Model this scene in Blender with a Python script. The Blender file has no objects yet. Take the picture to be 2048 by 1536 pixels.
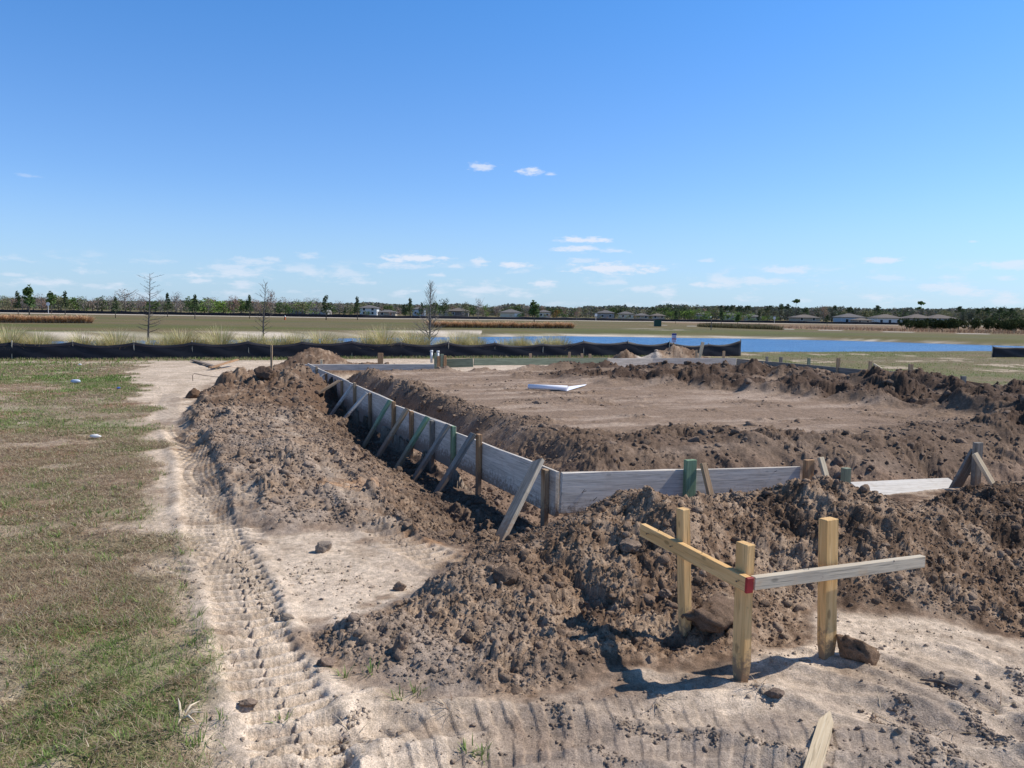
import bpy, bmesh, math, random
import numpy as np
from mathutils import Vector, Matrix
random.seed(7)
rng = np.random.default_rng(11)
C = bpy.context.scene.collection
sc = bpy.context.scene
# ------------------------------------------------------------------ camera, light, sky
EYE = 1.65; FPX = 1607.0; PITCH = math.atan(140/1607.0); ROLL = 0.0155
cp, sp, cr, sr = math.cos(PITCH), math.sin(PITCH), math.cos(ROLL), math.sin(ROLL)
Fw = np.array([0, cp, -sp]); R0 = np.array([1.0, 0, 0]); U0 = np.array([0, sp, cp])
Rt = R0*cr + U0*sr; Up = -R0*sr + U0*cr
cam = bpy.data.cameras.new('camera'); co = bpy.data.objects.new('camera', cam); C.objects.link(co)
cam.sensor_width = 36; cam.lens = 36*FPX/2048; cam.clip_end = 9000; cam.clip_start = 0.05
m = Matrix.Identity(4)
for i in range(3):
    m[i][0] = Rt[i]; m[i][1] = Up[i]; m[i][2] = -Fw[i]
m[2][3] = EYE
co.matrix_world = m; sc.camera = co
sc.view_settings.view_transform = 'Standard'; sc.view_settings.look = 'None'
sc.view_settings.exposure = 0.0; sc.view_settings.gamma = 1
SUN_EL = math.radians(47); SAZ = math.atan2(0.965, 0.262)     # azimuth from +Y towards +X
sd = Vector((math.cos(SUN_EL)*math.sin(SAZ), math.cos(SUN_EL)*math.cos(SAZ), math.sin(SUN_EL)))
sl = bpy.data.lights.new('sun', 'SUN'); sl.energy = 5.0; sl.angle = math.radians(0.5); sl.color = (1.0, 0.94, 0.85)
so = bpy.data.objects.new('sun', sl); C.objects.link(so); so.rotation_euler = sd.to_track_quat('Z', 'Y').to_euler()

def ray(px, py):
    d = Fw*FPX + Rt*(px-1024) - Up*(py-768)
    return d
def at_z(px, py, z=0.0):          # photo pixel -> point at height z
    d = ray(px, py); t = (z-EYE)/d[2]
    return np.array([d[0]*t, d[1]*t, z])
def at_y(px, py, y):              # photo pixel -> point at depth y
    d = ray(px, py); t = y/d[1]
    return np.array([d[0]*t, y, EYE+d[2]*t])
def azel(px, py):
    d = ray(px, py); return math.atan2(d[0], d[1]), math.atan2(d[2], math.hypot(d[0], d[1]))

class NT:                          # tiny node helper
    def __init__(s, tree): s.t = tree; s.n = tree.nodes; s.l = tree.links
    def new(s, typ, **kw):
        n = s.n.new(typ)
        for k, v in kw.items():
            if k.startswith('i_'):
                key = k[2:]; key = int(key) if key.isdigit() else key.replace('_', ' ')
                s.put(n.inputs[key], v)
            else: setattr(n, k, v)
        return n
    def put(s, sock, v):
        if isinstance(v, bpy.types.NodeSocket): s.l.new(v, sock)
        else: sock.default_value = v
    def math(s, op, a, b=None, c=None, clamp=False):
        n = s.n.new('ShaderNodeMath'); n.operation = op; n.use_clamp = clamp
        s.put(n.inputs[0], a)
        if b is not None: s.put(n.inputs[1], b)
        if c is not None: s.put(n.inputs[2], c)
        return n.outputs[0]
    def smooth(s, v, a, b, lo=0.0, hi=1.0):
        n = s.n.new('ShaderNodeMapRange'); n.interpolation_type = 'SMOOTHSTEP'
        s.put(n.inputs[0], v); s.put(n.inputs[1], a); s.put(n.inputs[2], b); s.put(n.inputs[3], lo); s.put(n.inputs[4], hi)
        return n.outputs[0]
    def mix(s, f, a, b, mode='MIX'):
        n = s.n.new('ShaderNodeMix'); n.data_type = 'RGBA'; n.blend_type = mode
        s.put(n.inputs[0], f)
        for k, v in ((6, a), (7, b)):
            if isinstance(v, tuple) and len(v) == 3: v = (*v, 1)
            s.put(n.inputs[k], v)
        return n.outputs[2]

W = bpy.data.worlds.new('World'); sc.world = W; W.use_nodes = True
w = NT(W.node_tree); w.n.clear()
sky = w.new('ShaderNodeTexSky', sky_type='NISHITA', sun_disc=False, sun_elevation=SUN_EL, sun_rotation=SAZ,
            altitude=0, air_density=1.0, dust_density=0.35, ozone_density=2.2)
hsv = w.new('ShaderNodeHueSaturation', i_Saturation=1.0, i_Value=1.0, i_Color=sky.outputs[0])
tc = w.new('ShaderNodeTexCoord'); sep = w.new('ShaderNodeSeparateXYZ', i_0=tc.outputs['Generated'])
az = w.math('ARCTAN2', sep.outputs[0], sep.outputs[1]); el = w.math('ARCSINE', sep.outputs[2])
cmb = w.new('ShaderNodeCombineXYZ', i_0=az, i_1=w.math('MULTIPLY', el, 3.2), i_2=0.3)
nz = w.new('ShaderNodeTexNoise', i_Vector=cmb.outputs[0], i_Scale=55.0, i_Detail=5.0, i_Roughness=0.6)
nz2 = w.new('ShaderNodeTexNoise', i_Vector=cmb.outputs[0], i_Scale=17.0, i_Detail=6.0, i_Roughness=0.62)
CL = [(958,332,25,6.5,.6),(1066,342,27,6,.7),(1100,348,10,3,.5),(1175,480,48,6,.75),(1150,498,32,7,.7),(1232,502,22,5,.5),(828,517,54,8,.75),
      (795,531,48,7,.45),(958,523,16,8,.6),(1030,529,22,8,.75),(908,532,18,5,.5),(1232,536,82,10,.75),(500,524,36,8,.42),(455,534,36,6,.42),(545,518,15,5,.4),(620,511,20,6,.38),
      (382,551,20,7,.6),(400,562,18,6,.5),(1762,521,34,6,.6),(1572,539,38,7,.5),(1416,521,13,4,.4),(2015,528,40,7,.5),(2040,534,40,6,.4),(875,550,17,5,.5),(1090,568,22,7,.6),(1395,569,17,6,.6),(1430,570,22,6,.5),
      (1525,562,50,7,.45),(1285,578,34,7,.45),(690,549,36,5,.35),(300,522,40,4,.3),(1870,573,34,7,.45),(180,571,22,4,.3),(1225,565,30,6,.4),(1165,521,24,5,.4),(28,549,14,4,.35),(2005,556,16,5,.4),(720,564,26,6,.4),(1780,556,38,6,.3),(1945,483,10,3,.35),(55,352,18,3,.2)]
tot = None
for (px, py, wx, wy, op) in CL:
    a, e = azel(px, py)
    dx = w.math('MULTIPLY', w.math('SUBTRACT', az, a), FPX/wx/1.05); dy0 = w.math('MULTIPLY', w.math('SUBTRACT', el, e), FPX/wy)
    d2 = w.math('ADD', w.math('MULTIPLY', dx, dx), w.math('MULTIPLY', dy0, dy0))
    dd = w.math('ADD', w.math('SQRT', d2), w.math('MULTIPLY', w.math('SUBTRACT', nz.outputs[0], .5), 3.6))
    mk = w.smooth(dd, 1.35, 0.2, 0.0, min(1, op*1.2))
    tot = mk if tot is None else w.math('MAXIMUM', tot, mk)
band = w.smooth(w.math('ABSOLUTE', w.math('SUBTRACT', el, 0.034)), 0.036, 0.006)
lowc = w.math('MULTIPLY', w.smooth(nz2.outputs[0], 0.50, 0.68, 0, .62), band)
tot = w.math('MAXIMUM', tot, lowc, clamp=True)
hz = w.smooth(el, 0.16, -0.01, 0.0, 0.50)
tint = w.mix(w.smooth(el, .08, .46), (.80, 1.07, 1.50), (.50, 1.09, 1.66))
tint = w.mix(w.smooth(el, .50, .85), tint, (.22, .46, .66))
base = w.mix(hz, w.mix(1.0, hsv.outputs[0], tint, 'MULTIPLY'), (4.2, 5.9, 8.3))
bg = w.new('ShaderNodeBackground', i_Color=w.mix(tot, base, (7.2, 7.7, 8.8)), i_Strength=0.11)
w.l.new(bg.outputs[0], w.new('ShaderNodeOutputWorld').inputs[0])

# ------------------------------------------------------------------ numpy noise
def h2(ix, iy, s):
    n = (ix.astype(np.int64)*374761393 + iy.astype(np.int64)*668265263 + s*974634777) & 0x7fffffff
    n = ((n ^ (n >> 13))*1274126177) & 0x7fffffff
    n = ((n ^ (n >> 15))*2246822519) & 0x7fffffff
    return ((n ^ (n >> 12)) & 0xffffff)/16777215.0
def vnoise(x, y, s=0):
    ix = np.floor(x); iy = np.floor(y); fx = x-ix; fy = y-iy
    fx = fx*fx*fx*(fx*(fx*6-15)+10); fy = fy*fy*fy*(fy*(fy*6-15)+10)
    a = h2(ix, iy, s); b = h2(ix+1, iy, s); c = h2(ix, iy+1, s); d = h2(ix+1, iy+1, s)
    return (a+(b-a)*fx)*(1-fy) + (c+(d-c)*fx)*fy - 0.5
def fbm(x, y, sc_, octv=4, s=0, gain=.5):
    r = 0; a = 1.0; f = 1/sc_
    for o in range(octv):
        r = r + a*vnoise(x*f+o*17.3+y*f*.37, y*f-o*9.1-x*f*.37, s+o); a *= gain; f *= 2.03
    return r
def clods(x, y, cell, s, rmin=.25, rmax=.62, dens=.75):
    X = x/cell; Y = y/cell; ix = np.floor(X); iy = np.floor(Y); out = np.zeros_like(x)
    for dx in (-1, 0, 1):
        for dy in (-1, 0, 1):
            cx = ix+dx; cy = iy+dy
            on = h2(cx, cy, s+3) < dens
            rr = rmin+(rmax-rmin)*h2(cx, cy, s+2)**2
            jx = cx+h2(cx, cy, s); jy = cy+h2(cx, cy, s+1)
            st = 1+.6*(h2(cx, cy, s+4)-.5)
            q = rr*rr-((X-jx)**2*st+(Y-jy)**2/st)
            th = 6.28*h2(cx, cy, s+5); tl = rr*.62+.75*((X-jx)*np.cos(th)+(Y-jy)*np.sin(th))
            out = np.maximum(out, np.where(on, np.minimum(np.sqrt(np.maximum(q, 0)), np.maximum(tl, 0)), 0))
    return out*cell
def sstep(v, a, b):
    t = np.clip((v-a)/(b-a), 0, 1); return t*t*(3-2*t)
def poly_sd(x, y, P):             # >0 inside
    P = np.asarray(P, float); n = len(P); d = np.full(x.shape, 1e9); ins = np.zeros(x.shape, bool)
    for i in range(n):
        ax, ay = P[i]; bx, by = P[(i+1) % n]; ex, ey = bx-ax, by-ay
        t = np.clip(((x-ax)*ex+(y-ay)*ey)/(ex*ex+ey*ey), 0, 1)
        d = np.minimum(d, (x-ax-ex*t)**2+(y-ay-ey*t)**2)
        if ay != by:
            c = ((ay > y) != (by > y)) & (x < (bx-ax)*(y-ay)/(by-ay)+ax); ins ^= c
    d = np.sqrt(d); return np.where(ins, d, -d)
def pline(x, y, P):               # distance, signed side, arc length, interpolated 3rd value
    P = np.asarray(P, float); best = np.full(x.shape, 1e9); side = np.zeros_like(x); arc = np.zeros_like(x); val = np.zeros_like(x); L = 0
    for i in range(len(P)-1):
        ax, ay = P[i][:2]; bx, by = P[i+1][:2]; ex, ey = bx-ax, by-ay; l = math.hypot(ex, ey)
        t = np.clip(((x-ax)*ex+(y-ay)*ey)/(l*l), 0, 1)
        d = np.hypot(x-ax-ex*t, y-ay-ey*t); m_ = d < best
        cr_ = ((x-ax)*ey-(y-ay)*ex)/l
        best = np.where(m_, d, best); side = np.where(m_, cr_, side); arc = np.where(m_, L+t*l, arc)
        if P.shape[1] > 2: val = np.where(m_, P[i][2]+(P[i+1][2]-P[i][2])*t, val)
        L += l
    return best, side, arc, val
def smooth_line(P, n=8):          # catmull-rom
    P = [np.array(p, float) for p in P]; P = [2*P[0]-P[1]]+P+[2*P[-1]-P[-2]]; out = []
    for i in range(1, len(P)-2):
        for k in range(n):
            t = k/n; a, b, c, d = P[i-1], P[i], P[i+1], P[i+2]
            out.append(.5*((2*b)+(-a+c)*t+(2*a-5*b+4*c-d)*t*t+(-a+3*b-3*c+d)*t**3))
    out.append(P[-2]); return out

# ------------------------------------------------------------------ layout of the site
C0 = np.array([0.376, 6.30]); UU = np.array([.927, .375]); VV = np.array([-.382, .924]); LU, LV = 13.3, 13.5
PAD = 0.25; WATER = -0.5
def uv(x, y):
    return (x-C0[0])*UU[0]+(y-C0[1])*UU[1], (x-C0[0])*VV[0]+(y-C0[1])*VV[1]
def wp(u, v): p = C0+UU*u+VV*v; return float(p[0]), float(p[1])
FENCE_Y = lambda X: 24.5+0.4*(X+15.6)
FAR_X = [-90, -60, -32, -21, 5.3, 24.3, 33.6, 42.8, 52, 90]; FAR_D = [30, 36, 47, 57, 81, 82, 80, 72, 66, 52]
ROAD_X = [-300, -150, -40, 45, 120, 200, 400]; ROAD_D = [200, 200, 206, 250, 262, 262, 262]
GB = [(-11.5, 26), (-10.4, 22), (-6.6, 14.5), (-5.4, 12.0), (-4.15, 9.4), (-2.95, 6.95), (-2.3, 5.5), (-2.0, 4.71), (-1.52, 3.95), (-1.28, 3.4), (-1.08, 2.85), (-.9, 1.5), (-.8, -2)]
GBy = [p[1] for p in GB][::-1]; GBx = [p[0] for p in GB][::-1]
TRK = [smooth_line([(-6.6, 15.5), (-5.6, 13.0), (-4.57, 10.9), (-3.45, 8.7), (-2.72, 7.0), (-2.16, 5.75), (-1.66, 4.8), (-1.30, 3.96), (-1.05, 3.45), (-.82, 3.02), (-.66, 2.5), (-.6, 1.5)]),
       smooth_line([(-3.3, 11.3), (-2.55, 9.5), (-1.9, 8.1), (-1.3, 6.7), (-.82, 5.75), (-.42, 5.2)]),
       smooth_line([(-.9, 2.6), (-.3, 2.98), (.35, 3.08), (1.0, 3.02), (1.7, 2.7), (2.2, 2.0)]),
       smooth_line([(-2.1, 4.9), (-1.9, 5.6), (-2.2, 6.6), (-2.6, 7.6)])]
TRW = [.17, .14, .24, .10]; TRD = [.055, .035, .011, .02]
BERM_A = [(-6.3, 17.6), (-5.9, 15.5), (-5.5, 13.6), (-5.2, 12.4), (-4.65, 11.0), (-3.9, 9.4), (-3.2, 8.0), (-2.62, 6.9), (-2.15, 6.0), (-1.75, 5.72), (-1.3, 5.95), (-.98, 5.85), (-.62, 5.72), (-.2, 5.45), (.376, 6.0), (.376, 6.3), (-5.0, 19.2), (-6.0, 19.3)]
BERM_B = [(-1.12, 3.92), (-.85, 4.22), (-.5, 4.7), (-.42, 5.2), (-.3, 5.75), (.1, 6.0), (.376, 6.3), (2.4, 7.1), (5, 8.1), (12, 11), (12, 4.4), (4.5, 3.9), (2.9, 3.95), (2.3, 4.25), (1.79, 4.4), (1.5, 4.0), (1.1, 3.72), (.5, 3.55), (.1, 3.3), (-.3, 3.28), (-.7, 3.5)]
RIDGE_B = [(-.75, 4.05, .06), (-.22, 4.42, .17), (.15, 4.9, .20), (.62, 5.1, .38), (.90, 5.18, .52), (1.28, 5.3, .40), (1.6, 5.4, .40), (2.05, 5.5, .46), (2.5, 5.55, .46), (2.72, 5.5, .37), (2.95, 5.6, .31), (3.25, 5.7, .32), (3.7, 5.8, .39), (5, 6.3, .38), (9, 8, .35)]
HEAP = [(-3.95, 15.2, .60, .75), (-5.0, 15.0, .16, .6), (-3.75, 14.2, .20, .7), (-5.1, 21.4, .62, 1.0), (-6.0, 20.8, .2, .8), (-3.4, 21.6, .26, .9), (5.5, 27.0, .66, .80), (3.75, 26.4, .52, .50), (4.5, 26.6, .26, .5), (6.7, 26.8, .22, .6), (4.9, 26.8, .15, .5),
        (-.32, 4.45, .0, .3), (11.2, 17.6, .18, .7), (9.6, 12.3, .35, .9), (12.5, 13.5, .30, 1.5)]
RIDGE_PAD = [(1.4, 18.4, .10), (2.6, 17.4, .30), (4.0, 16.6, .34), (5.3, 15.4, .40), (6.5, 13.9, .40), (7.2, 12.5, .36), (7.8, 11.2, .38), (9.0, 9.8, .3)]
RIDGE_PAD2 = [(1.0, 21.3, .12), (3.3, 21.0, .2), (5.2, 20.3, .26), (7.0, 18.6, .30), (8.3, 16.5, .30), (9.4, 14.4, .28)]
ORANGE = [(-.75, 5.55, .35), (-1.35, 7.1, .35), (-4.2, 12.2, .3)]

def ground(x, y):
    """height, colour and cover masks of the site at points x, y"""
    shp = x.shape
    z = .03*fbm(x, y, 3.0, 3, 1)*np.clip(30/(np.abs(y)+1), 0, 1)
    # pond basin
    sn = (y-(24.5+.4*(x+15.6)+6.5))*.93            # past the near shore
    yf = np.interp(x, FAR_X, FAR_D)+1.2*fbm(x, y*0, 9, 2, 77)
    sf = (yf-y)
    z = np.where((sn > -3) & (sf > -40), z+np.minimum(-1.1*sstep(sn, -3.0, 3.0), 0)*sstep(sf, -6, 6), z)
    pu, pv = uv(x, y)
    inside = np.minimum(np.minimum(pu, LU-pu), np.minimum(pv, LV-pv))
    near = (np.abs(x) < 20) & (y < 32)
    soil = np.zeros(shp); rough = np.zeros(shp)
    # pad and footing trench
    wl = .98+.25*fbm(x, y, 1.3, 3, 5)+.35*sstep(pv, 6, 2)
    wf = 1.9+.5*fbm(x, y, 1.6, 3, 6)-.5*sstep(pu, 2.5, 5)
    prof_l = sstep(pu, .42+.15*fbm(x, y, .6, 2, 8), wl)
    prof_f = sstep(pv, .25, wf)
    prof_b = .35+.65*sstep(LV-pv, .2, .9); prof_r = .35+.65*sstep(LU-pu, .2, 1.0)
    wall = 1-np.minimum(prof_l, prof_f)
    pz = -.17+(PAD+.17)*np.minimum(np.minimum(prof_l, prof_f), np.minimum(prof_b, prof_r))
    pz = np.where((pu > 4.3) & (pv < 2), pz-.12*sstep(pu, 4.3, 4.7)*sstep(pv, 2.0, .8), pz)
    lipn = sstep(np.abs(pu-wl-.1), .5, .0)*sstep(pv, 1.5, 2.5)+sstep(np.abs(pv-wf-.1), .8, 0)*sstep(pu, .8, 1.6)
    pz = pz+.05*lipn+.16*fbm(x+.5*y, y*.3, .45, 3, 19)*sstep(wall, .05, .4)*sstep(pv, 3, 1)
    inm = inside > 0
    wI = sstep(inside, -.1, 0.0); z = z*(1-wI)+pz*wI
    soil = np.where(inm, 1.0, soil)
    rough = np.where(inm, .14+.35*sstep(fbm(x, y*1.6, .9, 4, 17), .05, .35)+.75*np.clip(lipn, 0, 1)+.45*wall+.45*sstep(pv, wf+.9, wf-.2)*sstep(pu, .4, 1.2), rough)
    ridgeK = np.zeros(shp)
    # ridges of loose soil on the pad
    for RD, wd in ((RIDGE_PAD, 1.6), (RIDGE_PAD2, 1.4)):
        d, s_, a_, v_ = pline(x, y, RD)
        d = d+.35*fbm(x, y, .9, 3, 12)
        k = sstep(d, wd, .1)
        z = z+v_*k*.72*(.7+1.5*fbm(x, y, .6, 3, 13)); rough = np.maximum(rough, k*1.35*near); ridgeK = np.maximum(ridgeK, k*near)
        soil = np.where(near, np.maximum(soil, k), soil)
    # back edge lumps
    kb = sstep(np.abs(LV-pv-.55+.2*fbm(x, y, 1, 2, 14)), .5, .05)*inm*sstep(pu, .6, 1.2)
    z = z+.12*kb*(.6+1.6*np.maximum(fbm(x, y, .9, 3, 15), -.3)); rough = np.maximum(rough, kb*.9)
    kb = sstep(np.abs(LU-pu-.5), .6, .05)*inm*sstep(pv, 3, 4); z = z+.13*kb; rough = np.maximum(rough, kb)
    # left berm
    sa = poly_sd(x, y, BERM_A)+.16*fbm(x, y, .55, 3, 20)
    pua = np.where(pu < 0, pu, 0)
    hA = np.interp(y, [5.5, 6.5, 7.5, 9, 11, 13, 15, 18, 19], [.07, .10, .12, .13, .14, .18, .25, .2, .1])
    prA = sstep(sa, -.03, .34)*sstep(-pu, .55+.12*fbm(x, y, .5, 2, 21), 2.0)
    prA = np.where((pv < -.2), sstep(sa, 0, .5), prA)
    zA = hA*prA*(1+.8*fbm(x, y, .9, 4, 22, .6))
    mA = (sa > 0) & (~inm)
    strip = sstep(-pu, 1.0, .3)*sstep(pu, 0, -.1)*sstep(pv, -.3, .6)*(~inm)*(pu > -1.2)*(pv < LV)
    z = np.where(mA, z+zA-(.14+.08*sstep(pv, 1.2, 3))*strip, z); kA = sstep(sa, -.06, .05)*(~inm)
    soil = np.maximum(soil, kA); rough = np.maximum(rough, sstep(sa, 0, .25)*1.15*(~inm)); rough = np.where(strip > .5, rough*1.15, rough)
    # front berm
    sb = poly_sd(x, y, BERM_B)+.12*fbm(x, y, .5, 4, 30)
    d, s_, a_, v_ = pline(x, y, RIDGE_B)
    wid = np.interp(v_, [.05, .2, .5], [.45, .75, 1.25])
    t = np.clip(d/wid, 0, 1)
    hB = v_*((1-t)**1.15*.55+.45*(.5+.5*np.cos(np.pi*t)))
    hB = hB*(1+.22*fbm(x, y, .7, 3, 31))+.035*sstep(sb, 0, .4)
    kBm = sstep(sb, -.05, .06)*(~inm)
    fb = np.where(inm, 0, hB*sstep(sb, -.15, .35))
    fb = fb*sstep(pv, 0.02, -.35)
    z = np.where(near, z+fb, z)
    soil = np.maximum(soil, kBm); rough = np.maximum(rough, sstep(sb, -.02, .2)*(~inm)*1.0)
    # heaps
    for (hx, hy, hh, hr) in HEAP:
        if hh <= 0: continue
        dd = np.hypot(x-hx, y-hy)*(1+.35*fbm(x, y, .8, 3, 40)); t = np.clip(dd/(hr*1.5), 0, 1)
        add = hh*((1-t)**1.2*.5+.5*(.5+.5*np.cos(np.pi*t)))
        z = z+add; k = sstep(t, 1, .8); soil = np.maximum(soil, k); rough = np.maximum(rough, k*.8)
    # tracks
    trk = np.zeros(shp); tz = np.zeros(shp); tread = np.zeros(shp)
    for P, tw, td in zip(TRK, TRW, TRD):
        d, s_, a_, _ = pline(x+.03*fbm(x, y, .5, 2, 50), y, P)
        k = sstep(d, tw+.03, tw-.03)
        lug = np.sin((a_+.12*np.abs(s_))*2*np.pi/.105+np.where(s_ > 0, .9, 0))
        lug = sstep(lug, .0, .4)
        center = sstep(np.abs(np.abs(s_)-tw*.05), .05, .015)
        edge = sstep(np.abs(d-tw-.05), .09, 0)
        f = sstep(y, 12, 9)*(.65+.35*sstep(y, 3.4, 4.8))*near*(.7+.6*np.clip(fbm(x, y, .8, 2, 51)+.3, 0, 1))
        tz += f*(-td*k+1.1*td*k*np.maximum(lug, center*.25)+td*.4*edge)
        trk = np.maximum(trk, k*near); tread = np.maximum(tread, k*lug*near)
    z = z+tz
    rough = rough*(1-.5*trk)
    # vague curved wheel ruts in the right foreground
    for cx, cy, r0 in ((1.2, .9, 2.35), (1.2, .9, 1.85), (.2, 2.6, 2.0), (.2, 2.6, 2.25), (-.2, .9, 2.2), (.6, 2.4, 1.35)):
        dr = np.abs(np.hypot(x-cx, y-cy)-r0)+.04*fbm(x, y, .3, 3, 55)
        z = z-.022*sstep(dr, .13, .02)*(1-soil)*(y < 4)+.018*sstep(np.abs(dr-.17), .06, 0)*(1-soil)*(y < 4)
    # fine relief
    act = near & (y > 0)
    xs, ys = x[act], y[act]; rg = rough[act]; so_ = soil[act]; dist = np.maximum(ys, 1)
    wx = xs+.04*fbm(xs, ys, .12, 2, 60); wy = ys+.04*fbm(ys, xs, .12, 2, 61)
    wx = wx+.03*fbm(xs, ys, .05, 2, 160); wy = wy+.03*fbm(ys, xs, .05, 2, 161)
    c1 = clods(wx, wy, .30, 101, .08, .22, .35); c2 = clods(wx, wy, .12, 111, .12, .5, .45); c3 = clods(wx, wy, .05, 121, .2, .55, .7)
    c4 = clods(xs, ys, .022, 131, .25, .6, .7)
    farlump = sstep(ys, 8, 16)
    rid = lambda q, s_: .5-np.abs(fbm(xs, ys, q, 3, s_, .6))
    pw = .45+.75*sstep(fbm(xs, ys, .75, 4, 166), -.22, .18)
    rel = pw*rg*(.12*fbm(xs, ys, .6, 4, 62, .6)+.055*rid(.33, 162)*(.6+farlump)+.022*rid(.11, 163)+.024*fbm(xs, ys, .035, 3, 164, .75)+(.30+.9*farlump)*c1+(.40*c2+.45*c3+.4*c4)*(.45+.9*sstep(fbm(xs, ys, .5, 3, 165), -.2, .25)))
    sandrel = (1-np.clip(rg, 0, 1))*(1-.6*trk[act])*(.010*fbm(xs, ys, .35, 4, 64)+.006*fbm(xs, ys, .05, 2, 65)+.12*c4*sstep(fbm(xs, ys, .4, 2, 66), -.1, .25))
    foot = sstep(fbm(xs, ys, .9, 2, 67), -.15, .2)*(ys < 4.2)*(xs > -1.3)
    sandrel = sandrel+(1-so_)*foot*.022*fbm(xs, ys, .16, 3, 68)
    z[act] += rel+sandrel
    # ---------------- colour
    def L(c): return np.array(c, float)
    n1 = fbm(x, y, 1.4, 4, 70); n2 = fbm(x, y, .25, 4, 71); n3 = fbm(x, y, .05, 2, 72)
    sand = L((.66, .53, .405)); sandd = L((.46, .36, .265)); grey = L((.33, .26, .205))
    soilc = L((.225, .147, .095)); soild = L((.088, .054, .035)); soill = L((.36, .262, .185)); padc = L((.25, .175, .122))
    def mixc(a, b, t): return a*(1-t[..., None])+b*t[..., None]
    sandm = sstep(n1+.3*n2, -.1, .5)
    patch = sstep(np.hypot((x+.55)/.75, (y-5.0)/1.0), 1.5, .9)
    col = mixc(np.broadcast_to(sand, shp+(3,)), sandd, np.clip(.62-.5*patch+.9*n2+.5*n1+.5*n3, 0, 1))
    dirty = sstep(y, 4.0, 2.9)*sstep(x, -.6, .5); col = mixc(col, grey, np.clip(dirty*(.85+1.4*n2+.8*n1), 0, .95))
    # faint dark soil scattered on the sand around the berms
    halo = sstep(np.maximum(sa, sb), -.7, 0)*near
    col = mixc(col, soilc, np.clip(halo*(.1+1.5*np.maximum(n2, 0)+.8*n1), 0, .75))
    n4 = fbm(x, y, .09, 3, 73, .7)
    sc_ = mixc(np.broadcast_to(soilc, shp+(3,)), soild, np.clip(.15+1.0*n2+.7*n1+.6*n3+1.1*n4, 0, 1))
    sc_ = mixc(sc_, soill, np.clip(-.02-1.3*n2-.5*n1+.4*n3-1.2*n4, 0, .9))
    gb = sstep(-pu, .7, 1.6)*sstep(y, 13.5, 11)*(pu < 0)          # dusty grey flank of the left berm
    sc_ = mixc(sc_, L((.37, .295, .235)), gb*np.clip(.45+.9*n2, 0, .8))
    streak = fbm(x*.35+y*.1, y*1.6-x*.6, .6, 4, 74)
    pd = mixc(np.broadcast_to(padc, shp+(3,)), L((.41, .31, .235)), np.clip(.02+1.5*streak+.7*n2, 0, .85))
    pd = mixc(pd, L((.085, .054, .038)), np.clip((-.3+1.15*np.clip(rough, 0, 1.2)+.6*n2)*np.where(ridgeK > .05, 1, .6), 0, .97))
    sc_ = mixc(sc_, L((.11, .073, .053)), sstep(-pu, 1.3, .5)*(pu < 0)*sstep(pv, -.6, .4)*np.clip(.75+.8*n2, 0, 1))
    sc_ = mixc(sc_, L((.155, .098, .064)), sstep(y, 12, 13.8)*(~inm)*(pu < 1)*np.clip(.55+1.1*n2+.8*n4, 0, .9))
    flat = inm*sstep(rough, 1.3, .5)
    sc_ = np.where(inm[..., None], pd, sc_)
    wf2 = sstep(wall, .25, .7)*inm; sc_ = mixc(sc_, L((.23, .155, .11)), wf2*.8)
    for (hx, hy, hr) in ORANGE:
        sc_ = mixc(sc_, L((.50, .27, .13)), .6*sstep(np.hypot(x-hx, y-hy)*(1+.8*n2), hr, hr*.3))
    gs = sstep(np.hypot((x-4.45)*1.1, (y-26.3)*.5), .55, .3); sc_ = mixc(sc_, L((.5, .42, .35)), gs)
    tk = trk*(1-inm)
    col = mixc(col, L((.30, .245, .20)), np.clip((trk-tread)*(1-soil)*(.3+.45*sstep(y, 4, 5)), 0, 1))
    sc_ = mixc(sc_, L((.44, .35, .27)), tk*np.clip(.22+.9*n2, 0, .7))
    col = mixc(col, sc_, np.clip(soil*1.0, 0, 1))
    # grass cover
    xb = np.interp(y, GBy, GBx)+.28*fbm(x, y, .7, 4, 80)*np.clip(y/5, .5, 3)
    gl = sstep(x-xb, .12, -.25)
    dF = (y-FENCE_Y(x))
    gl = gl*sstep(y, 26, 23)*(x < 0)+sstep(dF, -1.6, -.6)*(near | (dF > -1.5))*(y < 60)
    gr = sstep(pu, LU+.1, LU+.5)*(pv > -4)+sstep(pv, LV+3.5, LV+5)*(x > 5.5)
    g = np.clip(np.maximum(gl, np.clip(gr, 0, 1)), 0, 1)
    bare = sstep(fbm(x, y, 1.1, 4, 81)+.35*n2, .26, .48)*(x < 0)*.38
    bare = np.maximum(bare, .6*sstep(fbm(x, y, .55, 4, 181), .28, .42)*(x < 0))
    bare = np.maximum(bare, .9*sstep(n1, .28, .45)*(x > 8))
    far = sstep(y, 40, 60)
    g = np.where(far > 0, 1.0, g*(1-.8*bare)); g = g*(1-soil)
    gd = np.hypot(x, y*.5)
    gn = fbm(x, y, 2.2, 4, 82)+.35*fbm(x, y, .5, 3, 83)
    greenness = np.clip(.40+1.1*gn+.25*sstep(y, 7, 12), 0, 1)
    gc = mixc(np.broadcast_to(L((.27, .19, .13)), shp+(3,)), L((.15, .165, .065)), greenness)
    gc = mixc(gc, L((.18, .13, .09)), np.clip(1.4*fbm(x, y, .18, 3, 84), 0, .7))
    gc = mixc(gc, L((.26, .15, .09)), np.clip(2.2*fbm(x, y, .8, 4, 184)-.1, 0, .7)*(y < 20))
    fn = fbm(x*.25, y, 7, 4, 85)
    gfar = mixc(np.broadcast_to(L((.115, .118, .034)), shp+(3,)), L((.165, .125, .060)), np.clip(.45+1.3*fn+.45*sstep(y, 85, 180), 0, 1))
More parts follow.
